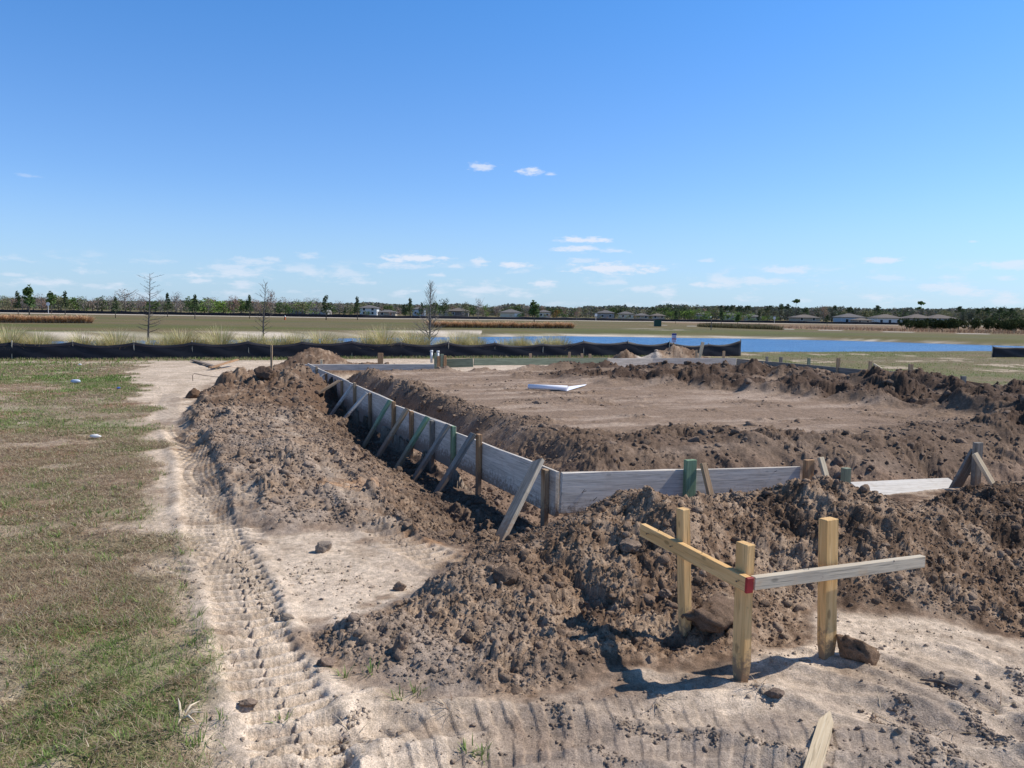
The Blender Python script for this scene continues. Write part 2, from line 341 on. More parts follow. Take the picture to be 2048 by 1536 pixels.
    gfar = mixc(gfar, L((.11, .105, .065)), np.clip(1.4*fbm(x*.2, y, 4, 3, 86)-.2, 0, .6))
    gc = mixc(gc, gfar, far)
    gc = mixc(gc, gfar, sstep(y, 16, 30)*.5)
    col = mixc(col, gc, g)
    # pale shore of the far bank, road of pale sand beyond the field
    sh = sstep(-sf, -1.5, -.6)*sstep(-sf, 2.4+1.2*fbm(x, y*0, 5, 2, 87)+np.where(x < -3, 6, 0), 1.0+np.where(x < -3, 2, 0))
    col = mixc(col, mixc(np.broadcast_to(L((.62, .53, .43)), shp+(3,)), L((.24, .19, .13)), np.clip(.4+1.6*fbm(x*.3, y, 1.5, 3, 88), 0, 1)), sh*np.clip(.75+1.2*fbm(x*.4, y, 3, 3, 89), 0, 1))
    yr = np.interp(x, ROAD_X, ROAD_D); rd = sstep(np.abs(y-yr), 13, 9)
    col = mixc(col, L((.50, .43, .35)), rd*.95)
    # pale footpath on the far bank at right
    yp = np.interp(x, [20, 28, 45, 80, 150], [150, 150, 118, 92, 70]); pt = sstep(np.abs(y-yp), 1.9, 1.3)*sstep(x, 24, 30)*(y > 60)
    col = mixc(col, L((.42, .38, .32)), pt)
    dry = sstep(y-yp, 3, 6)*sstep(yr-12-y, 0, 6)*sstep(x, 34, 46)
    col = mixc(col, L((.27, .165, .10)), dry*np.clip(.6+fbm(x*.4, y, 6, 3, 90), 0, 1))
    bedx = sstep(np.hypot((x-17.5)/4.5, (y-101)/7), 1.1, .7)*(fbm(x*.4, y, 2, 3, 91) > -.05)
    col = mixc(col, L((.45, .37, .28)), bedx*.55)
    under = sstep(z, WATER+.03, WATER-.1); col = mixc(col, L((.10, .09, .06)), under*(y > 20))
    fence_sand = sstep(np.abs(dF+1.3+.5*fbm(x, y, 2, 2, 92)), .5, .2)*(x < 1)*(x > -26)*near*(1-np.clip(soil, 0, 1))
    col = mixc(col, L((.50, .41, .32)), fence_sand*.8)
    return z, np.clip(col, .01, .9), g, soil, rough

# ------------------------------------------------------------------ mesh helpers
def mesh_np(name, V, F, mat, parent=None, cols=None, smooth=False, uniform=True):
    """V (n,3), F (m,k) all faces with k corners"""
    me = bpy.data.meshes.new(name); V = np.ascontiguousarray(V, np.float32); F = np.ascontiguousarray(F, np.int32)
    me.vertices.add(len(V)); me.vertices.foreach_set('co', V.ravel())
    k = F.shape[1]; me.loops.add(F.size); me.loops.foreach_set('vertex_index', F.ravel())
    me.polygons.add(len(F)); me.polygons.foreach_set('loop_start', np.arange(0, F.size, k, dtype=np.int32))
    me.update(calc_edges=True)
    if smooth: me.polygons.foreach_set('use_smooth', np.ones(len(F), bool))
    if cols is not None:
        a = me.color_attributes.new('col', 'FLOAT_COLOR', 'POINT')
        cc = np.ones((len(V), 4), np.float32); cc[:, :3] = cols; a.data.foreach_set('color', cc.ravel())
    me.materials.append(mat)
    o = bpy.data.objects.new(name, me); C.objects.link(o)
    if parent is not None: o.parent = parent
    return o
def tag(o, label=None, cat=None, group=None, kind=None):
    if label: o['label'] = label
    if cat: o['category'] = cat
    if group: o['group'] = group
    if kind: o['kind'] = kind
    return o
def empty(name, loc=(0, 0, 0), rz=0.0):
    o = bpy.data.objects.new(name, None); C.objects.link(o); o.location = loc; o.rotation_euler = (0, 0, rz); o.empty_display_size = .2
    return o
def copy_tree(o, parent=None):
    c = o.copy(); C.objects.link(c); c.parent = parent
    for ch in [q for q in C.objects if q.parent == o]: copy_tree(ch, c)
    return c
def bm_obj(name, bm, mat, parent=None, smooth=False):
    me = bpy.data.meshes.new(name); bm.normal_update(); bm.to_mesh(me); bm.free(); me.materials.append(mat)
    if smooth:
        for p in me.polygons: p.use_smooth = True
    o = bpy.data.objects.new(name, me); C.objects.link(o)
    if parent is not None: o.parent = parent
    return o
class Acc:                         # gathers boxes and tubes into one mesh
    def __init__(s): s.v = []; s.f = []; s.n = 0
    def add(s, V, F):
        s.v.append(np.asarray(V, float)); s.f += [tuple(i+s.n for i in f) for f in F]; s.n += len(V)
    def box(s, x0, x1, y0, y1, z0, z1):
        V = [(x, y, z) for z in (z0, z1) for y in (y0, y1) for x in (x0, x1)]
        s.add(V, [(0, 2, 3, 1), (4, 5, 7, 6), (0, 1, 5, 4), (2, 6, 7, 3), (0, 4, 6, 2), (1, 3, 7, 5)])
    def tube(s, P, R, n=6):
        P = [np.array(p, float) for p in P]; rings = []
        for i, p in enumerate(P):
            t = P[min(i+1, len(P)-1)]-P[max(i-1, 0)]; t = t/(np.linalg.norm(t)+1e-9)
            a = np.cross(t, (0, 0, 1) if abs(t[2]) < .9 else (1, 0, 0)); a /= np.linalg.norm(a); b = np.cross(t, a)
            r = R[i] if hasattr(R, '__len__') else R
            rings += [p+r*(math.cos(2*math.pi*k/n)*a+math.sin(2*math.pi*k/n)*b) for k in range(n)]
        F = [(i*n+k, i*n+(k+1) % n, (i+1)*n+(k+1) % n, (i+1)*n+k) for i in range(len(P)-1) for k in range(n)]
        F += [tuple(range(n-1, -1, -1)), tuple((len(P)-1)*n+k for k in range(n))]
        s.add(rings, F)
    def obj(s, name, mat, parent=None, smooth=False):
        me = bpy.data.meshes.new(name); me.from_pydata(np.concatenate(s.v).tolist(), [], s.f); me.materials.append(mat)
        if smooth:
            for p in me.polygons: p.use_smooth = True
        o = bpy.data.objects.new(name, me); C.objects.link(o)
        if parent is not None: o.parent = parent
        return o

# ------------------------------------------------------------------ materials
def mat_new(name):
    m_ = bpy.data.materials.new(name); m_.use_nodes = True; t = NT(m_.node_tree)
    b = t.n['Principled BSDF']; return m_, t, b
def plain(name, c, rough=.7, var=.25, scale=8.0, bump=0.0, spec=.3):
    m_, t, b = mat_new(name); tcn = t.new('ShaderNodeTexCoord')
    n = t.new('ShaderNodeTexNoise', i_Vector=tcn.outputs['Object'], i_Scale=scale, i_Detail=4.0)
    f = t.smooth(n.outputs[0], .25, .75, 1-var, 1+var)
    t.put(b.inputs['Base Color'], t.mix(1.0, c, t.new('ShaderNodeCombineColor', i_0=f, i_1=f, i_2=f).outputs[0], 'MULTIPLY'))
    b.inputs['Roughness'].default_value = rough; b.inputs['Specular IOR Level'].default_value = spec
    if bump:
        bp = t.new('ShaderNodeBump', i_Strength=bump, i_Height=n.outputs[0]); t.put(b.inputs['Normal'], bp.outputs[0])
    return m_
def attr_mat(name, rough=.9, fine=None, bump=0.0, transl=0.0, spec=.15):
    m_, t, b = mat_new(name); a = t.new('ShaderNodeAttribute', attribute_name='col'); c = a.outputs['Color']
    if fine:
        tcn = t.new('ShaderNodeTexCoord')
        n = t.new('ShaderNodeTexNoise', i_Vector=tcn.outputs['Object'], i_Scale=fine, i_Detail=5.0, i_Roughness=.7)
        n2 = t.new('ShaderNodeTexNoise', i_Vector=tcn.outputs['Object'], i_Scale=fine*7, i_Detail=3.0, i_Roughness=.7)
        f = t.math('MULTIPLY', t.smooth(n.outputs[0], .3, .7, .74, 1.24), t.smooth(n2.outputs[0], .32, .68, .70, 1.26))
        c = t.mix(1.0, c, t.new('ShaderNodeCombineColor', i_0=f, i_1=f, i_2=f).outputs[0], 'MULTIPLY')
        hgt = t.math('ADD', n.outputs[0], t.math('MULTIPLY', n2.outputs[0], .35))
        bp = t.new('ShaderNodeBump', i_Strength=bump, i_Distance=.02, i_Height=hgt); t.put(b.inputs['Normal'], bp.outputs[0])
    t.put(b.inputs['Base Color'], c); b.inputs['Roughness'].default_value = rough; b.inputs['Specular IOR Level'].default_value = spec
    if transl:
        tr = t.new('ShaderNodeBsdfTranslucent'); t.put(tr.inputs[0], c); mx = t.new('ShaderNodeMixShader', i_0=transl)
        t.l.new(b.outputs[0], mx.inputs[1]); t.l.new(tr.outputs[0], mx.inputs[2]); t.l.new(mx.outputs[0], t.n['Material Output'].inputs[0])
    return m_
def wood(name, light, dark, knots=.5, grain=1.0, stain=None, muddy=.8):
    m_, t, b = mat_new(name); tcn = t.new('ShaderNodeTexCoord'); oi = t.new('ShaderNodeObjectInfo')
    off = t.new('ShaderNodeVectorMath', operation='ADD'); t.put(off.inputs[0], tcn.outputs['Object'])
    t.put(off.inputs[1], t.new('ShaderNodeCombineXYZ', i_0=t.math('MULTIPLY', oi.outputs['Random'], 37.0), i_1=t.math('MULTIPLY', oi.outputs['Random'], 11.0)).outputs[0])
    mp = t.new('ShaderNodeMapping', i_Vector=off.outputs[0], i_Scale=(1.6, 26, 26))
    n = t.new('ShaderNodeTexNoise', i_Vector=mp.outputs[0], i_Scale=1.3, i_Detail=6.0, i_Roughness=.62, i_Distortion=.5)
    mp2 = t.new('ShaderNodeMapping', i_Vector=off.outputs[0], i_Scale=(5, 160, 160))
    n2 = t.new('ShaderNodeTexNoise', i_Vector=mp2.outputs[0], i_Scale=1.0, i_Detail=3.0)
    n3 = t.new('ShaderNodeTexNoise', i_Vector=off.outputs[0], i_Scale=4.5, i_Detail=4.0, i_Roughness=.7)
    f = t.smooth(n.outputs[0], .36, .64)
    c = t.mix(t.math('MULTIPLY', f, grain, clamp=True), light, dark)
    c = t.mix(t.smooth(n2.outputs[0], .54, .66, 0, .55), c, tuple(v*.5 for v in dark))
    c = t.mix(t.smooth(n3.outputs[0], .52, .72, 0, .5), c, stain or tuple(v*.7 for v in dark))
    if knots:
        mk = t.new('ShaderNodeMapping', i_Vector=off.outputs[0], i_Scale=(5, 11, 11))
        v = t.new('ShaderNodeTexVoronoi', i_Vector=mk.outputs[0], i_Scale=1.0)
        c = t.mix(t.smooth(v.outputs['Distance'], .16, .08, 0, knots), c, tuple(q*.28 for q in dark))
    ge = t.new('ShaderNodeNewGeometry'); sz = t.new('ShaderNodeSeparateXYZ', i_0=ge.outputs['Position']); n5 = t.new('ShaderNodeTexNoise', i_Vector=ge.outputs['Position'], i_Scale=28.0, i_Detail=5.0, i_Roughness=.75)
    mud = t.smooth(t.math('ADD', sz.outputs[2], t.math('MULTIPLY', t.math('SUBTRACT', n5.outputs[0], .5), .55)), .17, .03, 0, muddy)
    spl = t.smooth(n5.outputs[0], .66, .72, 0, .55*muddy)
    c = t.mix(t.math('MAXIMUM', mud, spl), c, (.20, .14, .10))
    t.put(b.inputs['Base Color'], c); b.inputs['Roughness'].default_value = .8; b.inputs['Specular IOR Level'].default_value = .2
    bp = t.new('ShaderNodeBump', i_Strength=.35, i_Distance=.004, i_Height=t.math('ADD', n.outputs[0], n2.outputs[0])); t.put(b.inputs['Normal'], bp.outputs[0])
    return m_
M_ground = attr_mat('ground_soil', .95, 22.0, .55)
M_clod = attr_mat('soil_clod', .95, 30.0, .8)
M_blade = attr_mat('grass_blade', .75, transl=.25)
M_leaf = attr_mat('leaf', .95, transl=.15, spec=0.0)
M_grey = wood('weathered_wood', (.68, .61, .53), (.46, .41, .35), .35, .8, (.50, .40, .31))
M_grey2 = wood('grey_wood', (.33, .295, .25), (.19, .17, .145), .3)
M_pine = wood('fresh_pine', (.80, .52, .24), (.64, .37, .14), .55, .75, (.66, .42, .19))
M_pale = wood('pale_pine', (.72, .60, .42), (.56, .43, .27), .4, .8, (.60, .50, .36), 0.12)
M_brown = wood('brown_wood', (.52, .32, .17), (.34, .19, .10), .4)
M_tan = wood('tan_wood', (.50, .36, .23), (.33, .22, .13), .4)
M_green = wood('treated_wood', (.27, .38, .24), (.16, .25, .15), .35, .9, (.16, .22, .13))
M_green2 = wood('faded_green_wood', (.27, .31, .22), (.18, .21, .15), .2, .9, (.2, .22, .16))
M_white = wood('dusty_plank', (.70, .67, .62), (.60, .56, .50), .0, .8, (.46, .40, .34), 0.15)
M_rail = wood('weathered_rail', (.62, .53, .40), (.42, .36, .28), .5, .9, (.56, .38, .22))
M_red = plain('red_paint', (.33, .03, .03), .6)
M_nail = plain('nail_steel', (.10, .08, .07), .5)
M_bark = plain('bark', (.12, .105, .095), .9, .4, 30)
M_barkp = plain('pale_bark', (.20, .18, .165), .9, .3, 30)
M_paper = plain('paper', (.88, .88, .93), .6, .03)
M_roof = plain('roof_shingle', (.15, .14, .135), .95, .15, 2)
M_roof2 = plain('brown_roof_shingle', (.165, .14, .12), .95, .15, 2)
M_glass = plain('dark_window', (.03, .04, .05), .2)
M_trim = plain('white_trim', (.75, .75, .74), .6, .05)

# ------------------------------------------------------------------ ground sheet
ts = np.concatenate([-np.geomspace(7, .68, 46)[:-1], np.linspace(-.68, .68, 1150), np.geomspace(.68, 7, 46)[1:]])
r = []; yv = -1.2
while yv < 2.0: r.append(yv); yv += .12
while yv < 12: r.append(yv); yv += .0026*(yv+1.5)
while yv < 30: r.append(yv); yv += .0042*(yv+1.5)
while yv < 100: r.append(yv); yv += .012*(yv+1.5)
while yv < 6000: r.append(yv); yv += .05*(yv+1.5)
rows = np.array(r); Yg, Tg = np.meshgrid(rows, ts, indexing='ij'); Xg = Tg*(Yg+1.5)
Zg, Cg, Gg, Sg, Rg = ground(Xg, Yg)
nr, nc = Xg.shape
idx = np.arange(nr*nc).reshape(nr, nc)
Fq = np.stack([idx[:-1, :-1], idx[:-1, 1:], idx[1:, 1:], idx[1:, :-1]], -1).reshape(-1, 4)
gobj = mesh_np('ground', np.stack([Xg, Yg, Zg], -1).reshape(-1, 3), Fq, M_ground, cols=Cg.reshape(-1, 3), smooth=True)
tag(gobj, 'sandy building plot with dug soil, berms, tyre tracks and lawn', 'ground', kind='structure')

def gz(x, y):
    """height lookup on the finished sheet"""
    x = np.atleast_1d(np.asarray(x, float)); y = np.atleast_1d(np.asarray(y, float))
    i = np.clip(np.searchsorted(rows, y)-1, 0, nr-2); t = x/(y+1.5); j = np.clip(np.searchsorted(ts, t)-1, 0, nc-2)
    fy = np.clip((y-rows[i])/(rows[i+1]-rows[i]), 0, 1); fx = np.clip((t-ts[j])/(ts[j+1]-ts[j]), 0, 1)
    q = lambda A: (A[i, j]*(1-fx)+A[i, j+1]*fx)*(1-fy)+(A[i+1, j]*(1-fx)+A[i+1, j+1]*fx)*fy
    return q(Zg)
def gq(A, x, y):
    i = np.clip(np.searchsorted(rows, y)-1, 0, nr-2); t = x/(y+1.5); j = np.clip(np.searchsorted(ts, t)-1, 0, nc-2)
    return A[i, j]
def hit(px, py):                   # photo pixel -> point on the ground sheet
    d = ray(px, py); d = d/d[1]; ys = np.geomspace(2, 300, 4000); zr = EYE+d[2]*ys; zg = gz(d[0]*ys, ys)
    k = int(np.argmax(zg >= zr)); return np.array([d[0]*ys[k], ys[k], zg[k]])

# ------------------------------------------------------------------ water
M_water, t, b = mat_new('pond_water')
tcn = t.new('ShaderNodeTexCoord'); mp = t.new('ShaderNodeMapping', i_Vector=tcn.outputs['Object'], i_Scale=(1.0, 1.6, 1))
n = t.new('ShaderNodeTexNoise', i_Vector=mp.outputs[0], i_Scale=2.2, i_Detail=5.0, i_Roughness=.65)
n2 = t.new('ShaderNodeTexNoise', i_Vector=mp.outputs[0], i_Scale=.25, i_Detail=3.0)
bp = t.new('ShaderNodeBump', i_Strength=1.0, i_Distance=.35, i_Height=n.outputs[0]); t.put(b.inputs['Normal'], bp.outputs[0])
t.put(b.inputs['Base Color'], t.mix(t.smooth(n2.outputs[0], .35, .65), (.045, .165, .36), (.06, .20, .42)))
b.inputs['Roughness'].default_value = .3; b.inputs['Specular IOR Level'].default_value = .35; b.inputs['IOR'].default_value = 1.33
V = [(-160, 5, WATER), (160, 5, WATER), (160, 110, WATER), (-160, 110, WATER)]
# the sheet follows the basin: strip between near and far shore
xsW = np.linspace(-120, 120, 161); ynW = 24.5+.4*(xsW+15.6)+5.2; yfW = np.interp(xsW, FAR_X, FAR_D)+3.5
ynW = np.minimum(ynW, yfW-1)
V = np.concatenate([np.stack([xsW, ynW, xsW*0+WATER], -1), np.stack([xsW, yfW, xsW*0+WATER], -1)])
Fw_ = np.array([(i, i+1, 162+i, 161+i) for i in range(160)])
tag(mesh_np('water', V, Fw_, M_water), 'rippled blue pond behind the silt fence', 'pond', kind='structure')

# ------------------------------------------------------------------ loose soil clods
def ico(sub):
    bm = bmesh.new(); bmesh.ops.create_icosphere(bm, subdivisions=sub, radius=1.0)
    V = np.array([v.co[:] for v in bm.verts]); F = np.array([[v.index for v in f.verts] for f in bm.faces]); bm.free(); return V, F
ICO1 = ico(1); ICO2 = ico(2)
def scatter_clods(x, y, r, base, sunk=.25, hi=None):
    Vs, Fs, Cs = [], [], []; off = 0
    for (IV, IF), sel in ((ICO1, r < hi), (ICO2, r >= hi)):
        k = int(sel.sum())
        if not k: continue
        xx, yy, rr = x[sel], y[sel], r[sel]; zz = gz(xx, yy)
        nrm = 1+rng.normal(0, .26 if len(IV) < 20 else .13, (k, len(IV)))
        V = IV[None]*nrm[..., None]*rng.uniform(.65, 1.15, (k, 1, 3))*np.array([1, 1, .85])
        for _ in range(3):
            pn = rng.normal(0, 1, (k, 1, 3)); pn /= np.linalg.norm(pn, axis=2, keepdims=True); dd_ = (V*pn).sum(2, keepdims=True); V = V-pn*np.maximum(dd_-.42, 0)
        a = rng.uniform(0, 6.28, k); ca, sa = np.cos(a)[:, None], np.sin(a)[:, None]
        X = V[..., 0]*ca-V[..., 1]*sa; Y = V[..., 0]*sa+V[..., 1]*ca
        V = np.stack([X*rr[:, None]+xx[:, None], Y*rr[:, None]+yy[:, None], V[..., 2]*rr[:, None]+(zz+rr*(.25-sunk))[:, None]], -1)
        Vs.append(V.reshape(-1, 3)); Fs.append((IF[None]+(np.arange(k)*len(IV))[:, None, None]).reshape(-1, 3)+off); off += k*len(IV)
        c = base[sel]*rng.uniform(.75, 1.25, (k, 1)); Cs.append(np.repeat(c, len(IV), 0))
    return np.concatenate(Vs), np.concatenate(Fs), np.clip(np.concatenate(Cs), 0, 1)
def cand(n, xlo, xhi, ylo, yhi, maskfn):
    x = rng.uniform(xlo, xhi, n); y = rng.uniform(ylo, yhi, n); k = (rng.uniform(0, 1, n) < maskfn(x, y)) & (np.abs(x) < .72*(y+1)); return x[k], y[k]
xs_, ys_, rs_ = [], [], []
sm = lambda x, y: np.clip(gq(Sg, x, y), 0, 1)*np.clip(gq(Rg, x, y)*1.25-.28, .0, 1)**1.3
for (n_, a, b_, c_, d_, r0, r1, pw) in ((90000, -1.4, 4.8, 3.1, 6.6, .003, .016, 3.2), (2600, -1.4, 4.8, 3.1, 6.6, .012, .042, 3.6), (60000, -5.6, .5, 5.6, 13, .005, .022, 3.0), (2600, -6.0, .5, 5.6, 17, .02, .065, 3.4),
                                     (30000, -5, 11, 8, 19, .008, .034, 3.0), (2600, -5, 13, 8, 25, .03, .10, 3.2), (1500, -7, 8, 19, 28, .03, .07, 2.6)):
    x, y = cand(n_, a, b_, c_, d_, sm); xs_.append(x); ys_.append(y); rs_.append(r0+(r1-r0)*rng.uniform(0, 1, len(x))**pw)
# sparse crumbs on the sand
x, y = cand(26000, -2.6, 4.8, 2.3, 7.5, lambda x, y: (1-np.clip(gq(Sg, x, y), 0, 1))*(1-gq(Gg, x, y))*(.1+sstep(fbm(x, y, .6, 3, 95), -.05, .3)))
xs_.append(x); ys_.append(y); rs_.append(.0035+.014*rng.uniform(0, 1, len(x))**3.5)
DARKL = [[(1785, 1385), (1815, 1425), (1838, 1480), (1845, 1536)], [(1868, 1352), (1925, 1400), (1965, 1445), (1990, 1500)], [(1735, 1410), (1765, 1440), (1795, 1470)], [(1850, 1440), (1890, 1480), (1905, 1536)],
         [(2030, 1340), (2046, 1380)], [(1085, 1400), (1105, 1420), (1130, 1445)], [(1500, 1380), (1545, 1405)], [(1930, 1430), (1975, 1470), (2040, 1500)], [(1480, 1480), (1560, 1500), (1620, 1536)], [(1240, 1440), (1340, 1470), (1440, 1480)], [(380, 1170), (330, 1150), (300, 1130)], [(660, 1500), (700, 1450), (720, 1420)], [(1180, 1500), (1260, 1536)], [(560, 1240), (520, 1200), (470, 1110)]]
for PL in DARKL:
    Q = np.array([at_z(*q)[:2] for q in PL]); sg = np.concatenate([[0], np.cumsum(np.hypot(*np.diff(Q, axis=0).T))]); k_ = int(sg[-1]*420)
    u_ = rng.uniform(0, sg[-1], k_); xs_.append(np.interp(u_, sg, Q[:, 0])+rng.normal(0, .018, k_)); ys_.append(np.interp(u_, sg, Q[:, 1])+rng.normal(0, .018, k_)); rs_.append(.003+.013*rng.uniform(0, 1, k_)**2.5)
x = np.concatenate(xs_); y = np.concatenate(ys_); rr = np.concatenate(rs_)
bc = np.array([gq(Cg[..., k], x, y) for k in range(3)]).T*.55+np.array([.25, .185, .14])*.45
V, F, cc = scatter_clods(x, y, rr, bc, hi=.016)
tag(mesh_np('soil_clods', V, F, M_clod, cols=cc, smooth=False), 'loose crumbs and clods of brown soil strewn over the berms', 'soil clods', kind='stuff')

def rock(name, px, py, wpx, label, col=(.26, .19, .145), asp=(1, .8, .7), seed=0, rz=0, tilt=0, lift=.35, sub=4):
    p = hit(px, py); rr_ = wpx/2/FPX*math.hypot(p[1], EYE)
    bm = bmesh.new(); bmesh.ops.create_icosphere(bm, subdivisions=sub, radius=1.0)
    V = np.array([v.co[:] for v in bm.verts]); F = np.array([[v.index for v in f.verts] for f in bm.faces]); bm.free()
    q = fbm(V[:, 0]*1.3+seed, V[:, 1]*1.3+V[:, 2]*1.7, 1.0, 2, seed)*.42+fbm(V[:, 0]+V[:, 2]*.8+seed, V[:, 1]-V[:, 2], .35, 4, seed+5)*.34+fbm(V[:, 0]-V[:, 2]+seed, V[:, 1]+V[:, 2], .09, 2, seed+7)*.07
    V = V*(1+q[:, None]); V = np.round(V*3.2)/3.2*.18+V*.82
    rs2 = np.random.default_rng(seed)
    for _ in range(9):
        pn = rs2.normal(0, 1, 3); pn /= np.linalg.norm(pn); dd_ = V@pn; V = V-np.outer(np.maximum(dd_-.72, 0)*.9, pn)
    V = V*(1+.05*fbm((V[:, 0]+V[:, 2])*9, (V[:, 1]-V[:, 2])*9, 1.0, 3, seed+9)[:, None]*1.6)
    V = V*np.array(asp)*rr_; c = np.clip(np.array(col)*(1+.5*q[:, None]), 0, 1)
    ct, st = math.cos(tilt), math.sin(tilt); V = np.stack([V[:, 0]*ct+V[:, 2]*st, V[:, 1], -V[:, 0]*st+V[:, 2]*ct], -1)
    V[:, 2] += rr_*asp[2]*lift
    o = mesh_np(name, V, F, M_clod, cols=c, smooth=True); o.location = p; o.rotation_euler = (0, 0, rz)
    return tag(o, label, 'dirt clod')
rock('dirt_boulder', 1716, 1322, 108, 'large dark brown clod resting on sand beside the right corner stake', (.22, .145, .095), (1, .62, .52), 3, .2, .50, .55)
rock('dirt_boulder', 1432, 1240, 120, 'big half-buried brown lump between the left and front stakes', (.17, .115, .08), (1, .7, .55), 19, .5, 0, .25)
rock('dirt_boulder', 645, 1103, 40, 'pale grey angular chunk standing alone on smooth sand', (.33, .265, .21), (.9, .6, .8), 14, .4, -.5, .5)
rock('dirt_boulder', 800, 1180, 28, 'rounded brown clod lying on the smooth sand patch', (.24, .175, .13), (1, .8, .65), 21, 0, 0, .6)
rock('dirt_boulder', 494, 1410, 36, 'flat brown clod alone in the sandy tyre track', (.25, .185, .14), (1, .7, .45), 31, 0, 0, .5)
rock('dirt_boulder', 387, 796, 30, 'dark brown boulder of soil at the far left foot of the berm', (.16, .10, .065), (1, .8, .8), 41, 0, 0, .5)
rock('dirt_boulder', 800, 1300, 40, 'upright brown lump on the small low soil heap', (.25, .18, .135), (.75, .7, 1.1), 51, 0, .2, .35)
rock('dirt_boulder', 1012, 1160, 56, 'dark crumbly lump on the left flank of the front berm', (.18, .125, .09), (1, .8, .7), 61, 0, 0, .35)
rock('dirt_boulder', 650, 1330, 34, 'small clod at the left tip of the low soil heap', (.25, .18, .135), (1, .8, .6), 71, 0, 0, .4)
rock('dirt_boulder', 573, 1238, 30, 'small tan clod beside the track left of the sand patch', (.33, .26, .2), (1, .7, .5), 81, 0, 0, .5)
rock('dirt_boulder', 1330, 1195, 26, 'grey-brown clod in the shadow left of the left stake', (.27, .2, .155), (.9, .8, 1.0), 91, 0, 0, .5)
rock('dirt_boulder', 530, 752, 46, 'dark cloddy overhanging lump on the tallest left mound', (.13, .085, .06), (1, .8, .6), 97, 0, 0, .15)
rock('dirt_boulder', 1257, 1098, 44, 'large dusty brown clod high on the slope of the front berm', (.25, .185, .14), (1, .8, .7), 77, 0, 0, .3)
rock('dirt_boulder', 1550, 1392, 40, 'dark crumbly lump on the sand in front of the corner stakes', (.19, .14, .11), (1, .7, .5), 87, 0, 0, .3)

# ------------------------------------------------------------------ grass
def blades(x, y, z, L_, wd, lean, az_, col, curl=1.0, segs=2):
    n = len(x); dx = np.cos(az_); dy = np.sin(az_); sx = -dy; sy = dx
    P = []; T = np.linspace(0, 1, segs+1)
    for t in T:
        h = L_*np.cos(lean)*(t-.28*curl*t*t); o = L_*np.sin(lean)*(t*.65+.5*curl*t*t)
        ww = wd*(1-t**1.5)*.5+wd*.04
        c = np.stack([x+dx*o, y+dy*o, z+h], -1); s = np.stack([sx*ww, sy*ww, 0*ww], -1)
        P += [c-s, c+s]
    V = np.stack(P, 1); k = 2*(segs+1)
    f = np.array([(2*i, 2*i+1, 2*i+3, 2*i+2) for i in range(segs)])
    F = (f[None]+(np.arange(n)*k)[:, None, None]).reshape(-1, 4)
    return V.reshape(-1, 3), F, np.repeat(col, k, 0)
def cat_(parts):
    Vs, Fs, Cs = [], [], []; o = 0
    for V, F, c in parts: Vs.append(V); Fs.append(F+o); Cs.append(c); o += len(V)
    return np.concatenate(Vs), np.concatenate(Fs), np.concatenate(Cs)
STRAW = np.array([.43, .345, .22]); DEAD = np.array([.30, .20, .13]); GRN = np.array([.155, .22, .065]); GRN2 = np.array([.22, .30, .085]); PALE = np.array([.55, .46, .33])
parts = []
def lawn(n_, xlo, xhi, ylo, yhi, l0, l1, w0, segs, gbias, lean0=.5):
    x, y = cand(n_, xlo, xhi, ylo, yhi, lambda x, y: gq(Gg, x, y)**1.3*(.35+.65*sstep(fbm(x, y, .22, 3, 98), -.25, .15)))
    n_ = len(x); gn = fbm(x, y, 2.2, 4, 82)+.35*fbm(x, y, .5, 3, 83)+.5*fbm(x, y, .18, 2, 99)
    pg = np.clip(gbias+1.0*gn, .02, .95); u = rng.uniform(0, 1, n_); isg = u < pg
    k = rng.uniform(0, 1, n_)
    col = np.where(isg[:, None], GRN*(1-k[:, None])+GRN2*k[:, None], np.where((k < .5)[:, None], STRAW, np.where((k < .88)[:, None], DEAD, PALE)))*rng.uniform(.7, 1.25, (n_, 1))
    lean = np.where(isg, rng.normal(lean0, .35, n_), rng.normal(1.15, .25, n_)); lean = np.clip(np.abs(lean), 0, 1.45)
    L_ = np.where(isg, rng.uniform(l0*1.0, l1*1.15, n_), rng.uniform(l0*.8, l1, n_))
    parts.append(blades(x, y, gz(x, y)+.001+.01*(1-isg), L_, w0*rng.uniform(.6, 1.3, n_), lean, rng.uniform(0, 6.28, n_), col, 1.0, segs))
lawn(230000, -3.6, -.7, 2.3, 5.2, .02, .065, .0030, 3, .02, .75)
lawn(260000, -6.5, -2.0, 5.0, 11, .015, .05, .0046, 2, .30, .75)
lawn(200000, -14, -4.0, 10, 20, .02, .06, .010, 1, .46, .6)
lawn(60000, -22, -6, 18, 27, .03, .08, .025, 1, .35)
lawn(70000, 6, 30, 14, 42, .02, .06, .02, 1, .22)
# tufts with longer leaves along the edge and in the lawn
def tufts(pts, nb, l0, l1, wd, cols, spread=.03, lean=(.45, .3)):
    for (tx, ty) in pts:
        a = rng.uniform(0, 6.28, nb); rr_ = spread*rng.uniform(0, 1, nb)
        x = tx+rr_*np.cos(a); y = ty+rr_*np.sin(a); k = rng.integers(0, len(cols), nb)
        c = np.array(cols)[k]*rng.uniform(.8, 1.25, (nb, 1))
        parts.append(blades(x, y, gz(x, y), rng.uniform(l0, l1, nb), wd*rng.uniform(.7, 1.2, nb), np.clip(np.abs(rng.normal(lean[0], lean[1], nb)), 0, 1.4), a+rng.normal(0, .5, nb), c, 1.1, 3))
tx, ty = cand(3000, -4.5, -.85, 2.4, 8, lambda x, y: sstep(gq(Gg, x, y), .05, .6)*sstep(fbm(x, y, .5, 3, 103), .0, .22)*.42)
tufts(list(zip(tx, ty)), 12, .035, .09, .0048, [GRN, GRN2, GRN2*1.1, STRAW])
